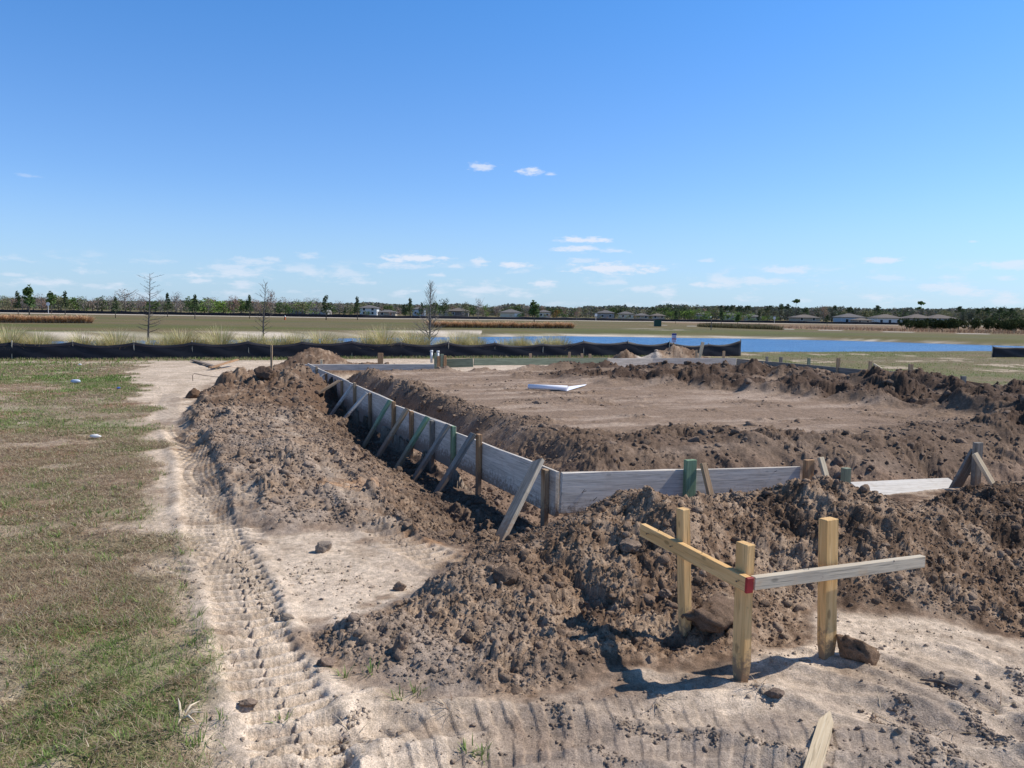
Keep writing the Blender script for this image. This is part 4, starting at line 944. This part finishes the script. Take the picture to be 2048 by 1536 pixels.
ORD = 'first second third fourth fifth sixth seventh eighth ninth tenth eleventh twelfth thirteenth fourteenth fifteenth sixteenth seventeenth eighteenth nineteenth twentieth'.split(); N9 = ORD[:9]; ORD += ['twenty-'+w_ for w_ in N9]; [ORD.extend([t_+'ieth']+[t_+'y-'+w_ for w_ in N9]) for t_ in ('thirt', 'fort', 'fift', 'sixt', 'sevent', 'eight')]
for k, (q, s) in enumerate(cpx):
    x, y = on_fence(q); kk = (y+1.2+random.uniform(-.6, .8))/y; x, y = x*kk, y*kk
    place('cordgrass_clump', protoC[k % 5], (x, y, max(gz1(x, y), WATER)-.05), (s*.95, s*.62+.50), random.uniform(0, 6.28), '%s%s straw-green grass clump from the left behind the black silt fence' % ('tall wispy ' if s > .9 else ('low thin ' if s < .62 else 'middling '), ORD[k]), 'grass clump', 'grass clumps along the pond bank')
CT = [np.array(c) for c in ((.72, .50, .30), (.80, .58, .36), (.60, .38, .23), (.48, .28, .18))]
protoT = []
for v in range(3):
    V, F, c = clump_mesh(170, .95, 1.4, CT, .38, .05, -.25, 1.5)
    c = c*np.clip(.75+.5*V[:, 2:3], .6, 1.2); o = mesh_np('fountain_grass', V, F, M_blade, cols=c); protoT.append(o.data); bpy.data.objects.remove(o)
def row(px0, px1, base_y0, base_y1, n_, hgt, label, grp, depth=1):
    for r_ in range(depth):
        for k in range(n_):
            f = (k+.5*r_)/n_; p = at_z(px0+(px1-px0)*f, base_y0+(base_y1-base_y0)*f-r_*3.2, 0); p[2] = gz1(p[0], p[1])
            place('fountain_grass', protoT[(k+r_) % 3], tuple(p), hgt*random.uniform(.85, 1.1), random.uniform(-.4, .4), label, 'ornamental grass', grp)
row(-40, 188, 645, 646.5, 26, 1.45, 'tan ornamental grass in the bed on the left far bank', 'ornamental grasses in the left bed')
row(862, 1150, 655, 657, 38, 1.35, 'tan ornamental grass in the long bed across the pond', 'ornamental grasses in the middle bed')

# ------------------------------------------------------------------ trees
def bare_tree(name, h, nb, label, loc, lean=0.0, upsweep=.6, spread=.35, seed=1, start=.15, r0=.045, mat=M_bark, flat=False):
    random.seed(seed); root = tag(empty(name, loc), label, 'tree')
    T = Acc(); P = []; 
    for k in range(11): f = k/10; P.append((lean*f*h+.02*math.sin(f*7+seed), .02*math.cos(f*5), -.1+f*(h+.1)))
    T.tube(P, [r0*(1-.9*(k/10)**.9)+.002 for k in range(11)], 8); T.obj('trunk', mat, root, True)
    B = Acc()
    for k in range(nb):
        f = start+(1-start)*(k/nb)**.9; az_ = k*2.4+random.uniform(-.4, .4); l = h*spread*(1-f)**.7*random.uniform(.55, 1.15)+.10*h*.5
        if flat: l = h*spread*random.uniform(.3, 1.0)*(1.05-f*.55)
        base_ = np.array([lean*f*h, 0, f*h]); d = np.array([math.cos(az_), math.sin(az_)*.8, upsweep*(1+f)*random.uniform(.3, 1.2)]); d /= np.linalg.norm(d)
        p1 = base_+d*l*.5; d2 = d+np.array([0, 0, random.uniform(-.1, .35)]); p2 = p1+d2/np.linalg.norm(d2)*l*.5
        r_ = r0*.30*(1-f)+.0035; B.tube([base_, p1, p2], [r_, r_*.6, .0018], 4)
        for j in range(7):
            g = random.uniform(.25, .95); q = base_+(p2-base_)*g; dd = d+np.array([random.uniform(-.9, .9), random.uniform(-.9, .9), random.uniform(-.2, .6)]); dd /= np.linalg.norm(dd)
            q2 = q+dd*l*random.uniform(.12, .35); B.tube([q, q2], [.0035, .0014], 3)
    B.obj('branches', mat, root, True); return root
def cyp(px, top, y, **kw):
    p = at_y(px, top, y); b0 = at_y(px-4, 690, y); zb = gz1(b0[0], b0[1]); return dict(loc=(b0[0], b0[1], zb), h=p[2]-zb, lean=(p[0]-b0[0])/(p[2]-zb), **kw)
bare_tree('bare_cypress', nb=46, label='leafless young cypress at left, its broad sparse crown dying below', seed=3, spread=.30, start=.28, flat=True, upsweep=.25, r0=.05, **cyp(300, 548, 29.5))
bare_tree('bare_cypress', nb=44, label='leafless young cypress with few crooked limbs, middle of three', seed=8, spread=.28, start=.28, flat=True, upsweep=.5, r0=.045, **cyp(530, 566, 30.5))
bare_tree('bare_cypress', nb=92, label='leafless cone-shaped young tree with dense upswept twigs near the pond', seed=5, spread=.30, start=.15, upsweep=1.0, r0=.05, mat=M_barkp, **cyp(862, 566, 33.0))
random.seed(21)

def crown_cloud(n, shape, cols, leaf, lobes):
    """leaf cards over several uneven lobes; returns arrays (unit height)"""
    cx, cy, cz, rx, rz_ = [np.array(v) for v in zip(*lobes)]
    k = rng.integers(0, len(lobes), n); d = rng.normal(0, 1, (n, 3)); d /= np.linalg.norm(d, axis=1)[:, None]; rr_ = rng.uniform(.35, 1.0, n)**.6
    P = np.stack([cx[k]+d[:, 0]*rx[k]*rr_, cy[k]+d[:, 1]*rx[k]*rr_, cz[k]+d[:, 2]*rz_[k]*rr_], -1)
    u = rng.normal(0, 1, (n, 3)); u /= np.linalg.norm(u, axis=1)[:, None]; v = np.cross(u, rng.normal(0, 1, (n, 3))); v /= np.linalg.norm(v, axis=1)[:, None]
    s = leaf*rng.uniform(.5, 1.3, (n, 1)); V = np.stack([P-u*s, P+v*s*.6, P+u*s, P-v*s*.6], 1).reshape(-1, 3)
    F = np.arange(4*n).reshape(n, 4); ci = rng.integers(0, len(cols), n)
    c = np.array(cols)[ci]*1.05*rng.uniform(.7, 1.3, (n, 1))*(.85+.3*((k*7919) % 5)/4)[:, None]
    return V, F, np.repeat(c, 4, 0)
def blob_lobes(w_, z0, z1, n, taper=0.0):
    out = []
    for i in range(n):
        f = random.random(); ww = w_*(1-taper*f); a = random.uniform(0, 6.28); r_ = ww*.5*random.uniform(.1, .75)
        s = random.uniform(.25, .45); out.append((math.cos(a)*r_, math.sin(a)*r_, z0+(z1-z0)*(.15+.75*f), max(.07, ww*.5*s*1.3), max(.05, (z1-z0)*.5*s)))
    return out
DG = [(.055, .08, .04), (.07, .10, .045), (.09, .115, .06)]; MG = [(.10, .15, .055), (.13, .19, .06), (.09, .13, .055)]; LG = [(.16, .24, .06), (.20, .28, .07), (.12, .18, .06)]
BR = [(.28, .235, .20), (.22, .185, .16), (.33, .28, .24)]; RB = [(.32, .21, .165), (.26, .17, .14), (.38, .25, .20)]; OL = [(.20, .21, .115), (.25, .235, .14), (.16, .17, .09)]; MOSS = [(.15, .165, .12), (.19, .20, .165), (.11, .125, .08)]
OR = [(.36, .19, .06), (.28, .15, .06), (.2, .12, .06)]
KINDS = {}
def make_kind(key, cols, w_, z0, taper, n, leaf, lobes_n, trunk_r, bare=False, palm=False, moss=False):
    vs = []
    for v in range(3):
        A = Acc(); A.tube([(0, 0, -.02), (.01, 0, .4), (0, .01, .8 if not palm else .9)], [trunk_r, trunk_r*.7, trunk_r*.3], 6)
        if bare or moss:
            for b_ in range(14):
                a = random.uniform(0, 6.28); f = random.uniform(.2, .75); l = random.uniform(.15, .4)*w_
                A.tube([(0, 0, f), (math.cos(a)*l*.6, math.sin(a)*l*.6, f+l*.5), (math.cos(a)*l, math.sin(a)*l, f+l*1.1)], [trunk_r*.4, trunk_r*.25, .003], 4)
        me_t = A.obj('trunk', M_bark if not bare else M_barkp, None, True)
        lb = blob_lobes(w_, z0, 1.0, lobes_n, taper)
        if palm: lb = [(0, 0, .93, .14, .07), (.06, .03, .95, .1, .05), (-.06, 0, .9, .1, .05)]
        V, F, c = crown_cloud(n, None, cols, leaf, lb); me_c = mesh_np('crown', V, F, M_leaf, cols=c)
        vs.append((me_t.data, me_c.data)); bpy.data.objects.remove(me_t); bpy.data.objects.remove(me_c)
    KINDS[key] = vs
make_kind('evergreen', DG, .42, .22, .75, 420, .035, 14, .018)
make_kind('pine', MG, .60, .25, .7, 420, .05, 13, .02)
make_kind('bushy', MG, .95, .10, .3, 520, .04, 16, .025)
make_kind('light', LG, 1.3, .05, .3, 560, .04, 18, .02)
make_kind('bare', BR, .85, .15, .45, 620, .017, 22, .02, bare=True)
make_kind('red', RB, .80, .15, .35, 560, .022, 18, .02, bare=True)
make_kind('olive', OL, 1.0, .08, .35, 620, .03, 18, .02)
make_kind('oak', DG, 1.3, .15, .25, 620, .04, 16, .03)
make_kind('mossy', MOSS, .50, .10, .25, 520, .032, 16, .02, moss=True)
make_kind('tall_pine', DG, .60, .62, .3, 300, .04, 8, .016)
make_kind('palm', MG, .35, .8, 0, 90, .06, 3, .014, palm=True)
make_kind('orange', OR, .9, .1, .3, 400, .035, 12, .02)
TL = {'evergreen': ('evergreen_tree', 'slim dark evergreen sapling standing on the far side of the pond'), 'pine': ('pine_tree', 'young green pine on the far bank'), 'bushy': ('bushy_tree', 'round mid-green tree behind the distant silt fence'),
      'light': ('green_shrub', 'fresh light green bush behind the distant silt fence'), 'bare': ('bare_tree', 'leafless grey-brown tree in the distant tree line'), 'red': ('reddish_tree', 'reddish-brown leafless tree in the distant tree line'),
      'olive': ('olive_tree_line_tree', 'dull olive tree in the distant tree line'), 'oak': ('oak_tree', 'broad dark oak in the distant tree line'), 'mossy': ('mossy_tree', 'tall grey-green tree hung with moss in the far right woods'),
      'tall_pine': ('tall_pine_tree', 'tall pine with a round dark tuft rising above the woods'), 'palm': ('palm_tree', 'slender palm rising above the far woods'), 'orange': ('orange_tree', 'small tree with orange-brown leaves among the far houses')}
NAMES = {'olive': 'olive_leaved_tree', 'orange': 'autumn_tree'}
TREES = []
def tree(kind, px, top, D=None, base=None, wscale=1.0, label=None):
    if D is None: D = at_z(px, base, 0)[1]
    p = at_y(px, top, D); gzv = gz1(p[0], p[1]); h = (p[2]-gzv)*1.22; tr, cr_ = random.choice(KINDS[kind]); nm = NAMES.get(kind, TL[kind][0])
    r_ = empty(nm, (p[0], p[1], gzv), random.uniform(0, 6.28)); r_.scale = (h*wscale, h*wscale, h)
    tag(r_, label or TL[kind][1], 'tree' if kind != 'light' else 'bush', None if label else 'distant '+nm.replace('_', ' ')+'s of one kind')
    if not label: TREES.append((px, kind, r_))
    for d_, n_ in ((tr, 'trunk'), (cr_, 'crown')):
        o = bpy.data.objects.new(n_, d_); C.objects.link(o); o.parent = r_
    return r_
# individually placed (photo px x, top px, base px)
tree('pine', 57, 581, base=634, wscale=1.1, label='green pine rising from the left bed of tan grasses'); 
for px, tp, bs in ((35, 591, 632), (129, 590, 630), (334, 594, 634), (389, 597, 638), (499, 598, 637), (652, 599, 640), (230, 600, 636), (715, 601, 640), (1352, 624, 647), (1443, 622, 652), (1519, 626, 652), (1655, 632, 652)): tree('evergreen', px, tp, base=bs, wscale=.95 if px != 652 else 1.3)
tree('pine', 102, 590, base=627, wscale=1.3, label='bright green conifer left of the slim dark sapling'); tree('pine', 1069, 609, base=648, wscale=1.2, label='green conifer in the middle bed of tan grasses'); tree('pine', 1476, 631, base=653, wscale=1.2, label='small dark green conifer in the brushy bed at right')
for px, tp in ((821, 603), (808, 613), (843, 610), (690, 618)): tree('evergreen', px, tp, 230, wscale=1.1)
tree('bushy', 378, 598, 225, wscale=1.1, label='dense dark green round tree, largest green one on the left'); tree('oak', 888, 604, 330, wscale=.9, label='broad dark oak behind the houses in the middle')
tree('bare', 250, 587, 260, wscale=1.9, label='wide domed leafless tree, tallest of the left tree line'); tree('bare', 225, 597, 262, wscale=1.3); tree('bare', 282, 598, 262, wscale=1.2)
tree('red', 468, 597, 240, wscale=.9, label='reddish brown bare tree between two cypresses'); tree('red', 541, 588, 240, wscale=.75, label='tall brown bare tree right behind the middle cypress')
tree('bare', 353, 592, 240); tree('bare', 957, 603, 215, wscale=.8); tree('bare', 417, 601, 235); tree('bare', 320, 599, 250); tree('olive', 931, 609, 300); tree('light', 972, 614, 290, wscale=.7)
tree('pine', 870, 609, 232, wscale=1.5, label='green tree showing through the cone-shaped leafless tree'); tree('red', 800, 619, 300, wscale=1.2); tree('red', 1153, 616, 250, wscale=1.0); tree('orange', 1113, 622, 280, wscale=1.2, label='small tree with orange-brown leaves among the far houses')
tree('bare', 1051, 613, 330, wscale=1.1); tree('bare', 678, 606, 240, wscale=1.1); tree('bushy', 560, 608, 236, wscale=1.2); tree('bushy', 575, 612, 236, wscale=1.2); tree('red', 520, 605, 245, wscale=1.0)
for px, tp, ws in ((1370, 624, 1.6), (1390, 623, 1.5), (1412, 624, 1.6), (1455, 626, 1.6), (1475, 627, 1.5), (1530, 633, 1.8), (1345, 626, 1.3), (1500, 630, 1.5), (1550, 635, 1.4)): tree('light', px, tp, 285, wscale=ws)
for k in range(76):                                     # left half tree line
    px = -60+k*9.3+random.uniform(-6, 6); kd = random.choice(['bare', 'bare', 'olive', 'olive', 'red', 'light', 'bushy', 'olive'])
    hor = 612+.0155*px; tree(kd, px, hor-random.uniform(9, 18)-(2 if kd == 'bare' else 0), random.uniform(238, 300), wscale=random.uniform(1.2, 2.2))
for k in range(72):                                     # middle
    px = 640+k*11+random.uniform(-6, 6); kd = random.choice(['bare', 'olive', 'olive', 'bushy', 'red', 'oak'])
    hor = 612+.0155*px; tree(kd, px, hor-random.uniform(8, 14), random.uniform(430, 520), wscale=random.uniform(1.2, 2.1))
for k in range(56):                                     # low shrubs in front of the middle houses
    px = 640+k*14+random.uniform(-9, 9); kd = random.choice(['bare', 'red', 'olive', 'olive', 'bushy']); hor = 612+.0155*px
    tree(kd, px, hor+random.uniform(-1, 3.5), random.uniform(285, 320), wscale=random.uniform(1.2, 2.2))
for k in range(100):                                     # right woods
    px = 1300+k*8+random.uniform(-5, 5); hor = 612+.0155*px; kd = random.choice(['mossy', 'mossy', 'oak', 'olive', 'mossy', 'bare'])
    tree(kd, px, hor-random.uniform(12, 20)-(4 if px > 1910 else 0), random.uniform(480, 620), wscale=random.uniform(1.2, 2.0))
for px, tp in ((1444, 615), (1455, 616), (1465, 614), (1480, 617), (1496, 615), (1540, 615), (1560, 612), (1575, 613), (1610, 618), (1672, 615), (1702, 618), (1753, 616), (1922, 618), (1975, 620), (2000, 619), (2025, 621), (1955, 621)): tree('tall_pine', px, tp, 500, wscale=random.uniform(.8, 1.1))
tree('red', 1648, 616, 420, wscale=1.3, label='rusty brown tree rising above the right woods')
tree('palm', 1592, 607, 470, wscale=1.2, label='tall round-headed palm left of the pale houses'); tree('palm', 1843, 611, 470, wscale=1.1, label='tallest palm, above the houses at far right'); tree('palm', 1838, 620, 472, wscale=.9, label='shorter palm just beside the tallest palm')
for kd, cnt in (('evergreen', 'slim dark evergreen from the left across the pond'), ('tall_pine', 'tall tufted pine from the left above the right woods'), ('light', 'fresh light green bush from the left behind the far fence'), ('orange', 'orange tree from the left')):
    for k, (_, __, o) in enumerate(sorted([q for q in TREES if q[1] == kd], key=lambda q: q[0])): o['label'] = ORD[k]+' '+cnt
# dark hedge-like shrubs at right
def shrub(px0, px1, top, base, label):
    p0 = at_z(px0, base, 0); p1 = at_z(px1, base, 0); D = p0[1]; w_ = p1[0]-p0[0]; tp = at_y((px0+px1)/2, top, D)[2]
    lb = [(random.uniform(-.46, .46)*w_, random.uniform(-1.5, 1.5), random.uniform(.25, .62)*tp, tp*.36, tp*.36) for _ in range(int(9+w_))]
    V, F, c = crown_cloud(int(2600+260*w_), None, [(.03, .045, .02), (.045, .06, .025), (.06, .075, .03), (.09, .10, .045)], .15, lb)
    r_ = tag(empty('dark_shrub', ((p0[0]+p1[0])/2, D, 0)), label, 'shrub'); mesh_np('crown', V, F, M_leaf, r_, cols=c)
    A = Acc()
    for k in range(5): x = random.uniform(-.4, .4)*w_; A.tube([(x, 0, -.1), (x+.2, 0, tp*.6)], [.06, .03], 5)
    A.obj('trunk', M_bark, r_)
shrub(1804, 1856, 634, 658, 'dark round shrub left of its row on the far right bank'); shrub(1856, 1893, 638, 657, 'smallest dark shrub, second of the far right row')
shrub(1896, 1974, 634, 660, 'widest dark shrub, third of the far right row'); shrub(1989, 2075, 632, 662, 'dark shrub cut off by the right edge of view')
# brushy bed and dry weeds
def brush(name, pts, nb, h, cols, label, wd=.05):
    x, y = pts; n_ = len(x); k = rng.integers(0, len(cols), n_)
    V, F, c = blades(x, y, gz(x, y)-.02, h*rng.uniform(.5, 1.2, n_), np.full(n_, wd), np.abs(rng.normal(.3, .3, n_)), rng.uniform(0, 6.28, n_), np.array(cols)[k]*rng.uniform(.7, 1.3, (n_, 1)), 1, 2)
    tag(mesh_np(name, V, F, M_blade, cols=c), label, 'brush', kind='stuff')
pA = at_z(1422, 655, 0); pB = at_z(1568, 660, 0)
n_ = 9000; f = rng.uniform(0, 1, n_); x = pA[0]+(pB[0]-pA[0])*f; y = pA[1]+(pB[1]-pA[1])*f+rng.uniform(0, 10, n_)
brush('brushy_bed', (x, y), n_, .95, [(.20, .18, .09), (.13, .13, .06), (.28, .21, .12), (.10, .09, .05)], 'low dark olive brush filling the bed across the pond at right', .06)
n_ = 12000; f = rng.uniform(0, 1, n_)**.8; x = 45+110*f; yp = np.interp(x, [20, 28, 45, 80, 150], [150, 150, 118, 92, 70]); y = yp+5+rng.uniform(0, 1, n_)*24
brush('dry_weeds', (x, y), n_, .8, [(.36, .22, .14), (.30, .18, .12), (.42, .30, .19), (.2, .14, .09)], 'dry pinkish-brown weeds below the dark shrubs at far right', .07)
# far wood as one mass
n_ = 60000; x = rng.uniform(-620, 620, n_); y = 640+rng.uniform(0, 60, n_)-.1*np.abs(x)*0
top = 7.6+1.6*fbm(x, x*0, 22, 4, 140)*2+np.interp(x, [-400, 0, 150, 400], [-.6, .4, 2.6, 4])
z = rng.uniform(0, 1, n_)**.7*top; u = rng.normal(0, 1, (n_, 3)); u /= np.linalg.norm(u, axis=1)[:, None]; v = np.cross(u, rng.normal(0, 1, (n_, 3))); v /= np.linalg.norm(v, axis=1)[:, None]
P_ = np.stack([x, y, z], -1); s = rng.uniform(.7, 1.5, (n_, 1)); V = np.stack([P_-u*s, P_+v*s*.7, P_+u*s, P_-v*s*.7], 1).reshape(-1, 3)
cols = np.array([(.14, .15, .11), (.17, .165, .135), (.11, .125, .085), (.19, .165, .14)])[rng.integers(0, 4, n_)]*1.25*rng.uniform(.8, 1.3, (n_, 1))  # leaf colours lightened so distance haze is painted into the woods
tag(mesh_np('woods', V, np.arange(4*n_).reshape(n_, 4), M_leaf, cols=np.repeat(cols, 4, 0)), 'continuous grey-green woods on the horizon', 'woods', kind='stuff')

# ------------------------------------------------------------------ houses
WALLS = {'white': (.68, .68, .66), 'cream': (.62, .57, .45), 'blue': (.42, .50, .58), 'grey': (.32, .31, .30), 'dark': (.17, .15, .14), 'tan': (.42, .36, .28)}
WM = {k: plain('house_wall_'+k, v, .8, .05, 1) for k, v in WALLS.items()}
def house(px0, px1, top, D, stor, wall, roofm, label, rz=0.0, garage=False, depth=None):
    a = at_y(px0, top, D); b_ = at_y(px1, top, D); w_ = b_[0]-a[0]; H = (a[2]+b_[2])/2; rh = min(2.4, w_*.15, H*.36); wh = H-rh; dp = depth or min(12, w_*.8)
    r_ = tag(empty('house', ((a[0]+b_[0])/2, D, 0), rz), label, 'house'); A = Acc(); A.box(-w_*.46, w_*.46, 0, dp, -.3, wh); A.obj('wall', WM[wall], r_)
    A = Acc(); e = .5; rid = max(.1, (w_-dp)/2)
    A.add([(-w_*.46-e, -e, wh), (w_*.46+e, -e, wh), (w_*.46+e, dp+e, wh), (-w_*.46-e, dp+e, wh), (-rid*.8, dp/2, wh+rh), (rid*.8, dp/2, wh+rh), (-w_*.46-e, -e, wh-.15), (w_*.46+e, -e, wh-.15), (w_*.46+e, dp+e, wh-.15), (-w_*.46-e, dp+e, wh-.15)],
          [(0, 1, 5, 4), (1, 2, 5), (2, 3, 4, 5), (3, 0, 4), (6, 7, 1, 0), (7, 8, 2, 1), (8, 9, 3, 2), (9, 6, 0, 3), (9, 8, 7, 6)]); A.obj('roof', roofm, r_)
    nwin = max(2, int(w_/3.2))
    for s_ in range(stor):
        z0 = .55+s_*1.75 if stor == 2 else .9
        if z0+1.0 > wh: z0 = wh-1.15
        if s_ and wh < 2.6: break
        for k in range(nwin):
            if garage and s_ == 0 and k >= nwin-2: continue
            x = -w_*.46+w_*.92*(k+.5)/nwin; A = Acc(); A.box(x-.55, x+.55, -.06, .0-.003, z0, z0+1.2); f_ = A.obj('window', M_trim, r_)
            A = Acc(); A.box(x-.45, x+.45, -.075, -.063, z0+.1, z0+1.1); A.obj('pane', M_glass, f_)
    if garage:
        A = Acc(); A.box(w_*.16, w_*.42, -.08, -.003, -.1, 2.2); A.obj('garage_door', M_trim, r_)
    return r_
house(574, 612, 610, 330, 1, 'dark', M_roof2, 'low brown-roofed house behind bare trees, leftmost house', depth=9)
house(617, 655, 609, 325, 1, 'grey', M_roof2, 'dark grey house with hip roof left of the slim evergreen', depth=9)
house(718, 755, 610, 330, 2, 'white', M_roof, 'bright white two-storey house with grey roof left of the low one')
house(754, 792, 619.5, 310, 1, 'tan', M_roof, 'low house with a wide grey roof right of the white two-storey one')
house(824, 850, 614, 340, 1, 'blue', M_roof, 'pale blue gabled house beside the dark evergreens')
house(876, 912, 618, 350, 1, 'grey', M_roof, 'grey house half hidden behind the cone-shaped bare tree')
house(895, 938, 615.5, 330, 1, 'dark', M_roof2, 'wide dark house with a long hip roof behind reddish shrubs')
house(998, 1045, 618.5, 320, 1, 'cream', M_roof, 'cream house with white garage door and grey hip roof', garage=True)
house(1075, 1102, 620, 330, 1, 'cream', M_roof, 'small cream house right of the green conifer')
house(1196, 1230, 620.5, 330, 1, 'grey', M_roof, 'grey house with a pyramid roof and screened porch')
house(1238, 1268, 623, 345, 1, 'cream', M_roof, 'pale small house right of the screened grey one')
house(1270, 1300, 626.5, 345, 1, 'tan', M_roof, 'low tan house with a grey roof in the middle distance')
house(1303, 1332, 627, 345, 1, 'tan', M_roof2, 'low tan house with a brown roof left of the light green bushes')
house(1395, 1420, 624.5, 380, 1, 'grey', M_roof, 'grey roof showing above the light green bushes')
house(1448, 1482, 625.5, 380, 1, 'tan', M_roof, 'tan roof behind the brushy bed and green bushes')
house(1488, 1524, 628, 380, 1, 'tan', M_roof, 'low tan house between green bushes and woods')
house(1590, 1642, 629, 295, 1, 'tan', M_roof2, 'wide low brown-roofed house behind dark saplings')
house(1681, 1732, 627, 290, 2, 'blue', M_roof, 'bluish-white two-storey house, left of the right pair')
house(1711, 1745, 636, 282, 1, 'grey', M_roof2, 'low brown hip-roofed house in front of the bluish one')
house(1753, 1808, 628.5, 290, 2, 'white', M_roof2, 'white two-storey house with brown roof left of the dark shrubs')
house(1818, 1870, 628.5, 295, 2, 'grey', M_roof2, 'grey two-storey house above the first dark shrub')
house(1862, 1916, 629, 293, 2, 'blue', M_roof2, 'pale blue two-storey house, rightmost house')
# small things in the field
p = at_z(1315, 653, 0); e = tag(empty('utility_box', tuple(p)), 'dark green utility box on the far lawn', 'utility box')
A = Acc(); A.box(-.55, .55, -.4, .4, 0, .95); A.obj('cabinet', plain('box_green', (.02, .07, .05), .5), e); A = Acc(); A.box(-.6, .6, -.45, .45, .953, 1.05); A.obj('lid', plain('box_green_lid', (.03, .09, .07), .5), e)
p = at_z(570, 640, 0); e = tag(empty('marker_post', tuple(p)), 'small orange marker post on the left far field', 'marker')
A = Acc(); A.tube([(0, 0, 0), (0, 0, .55)], .14, 10); A.obj('post', plain('marker_orange', (.6, .16, .05), .6), e); A = Acc(); A.tube([(0, 0, .55), (0, 0, .75)], [.14, .08], 10); A.obj('cap', M_trim, e)
for px, py, lab in ((96, 608, 'round white road sign on a post before the left tree line'), (1192, 630, 'small white road sign near the screened grey house'), (1549, 636, 'small white road sign before the right houses')):
    D = 190 if px < 1000 else 235; q = at_y(px, py, D); e = tag(empty('road_sign', (q[0], q[1], 0)), lab, 'sign')
    A = Acc(); A.tube([(0, .03, -.1), (0, .03, q[2]+.3)], .05, 6); A.obj('post', M_trim, e); A = Acc()
    if px == 96: A.tube([(0, -.03, q[2]), (0, .0, q[2])], .45, 12)
    else: A.box(-.35, .35, -.03, 0, q[2]-.4, q[2]+.4)
    A.obj('panel', M_trim, e)
p = at_z(1422, 660, 0); e = tag(empty('field_post', tuple(p)), 'thin dark post at the left end of the brushy bed', 'post'); A = Acc(); A.tube([(0, 0, -.1), (0, 0, 1.3)], .06, 6); A.obj('post', M_bark, e)
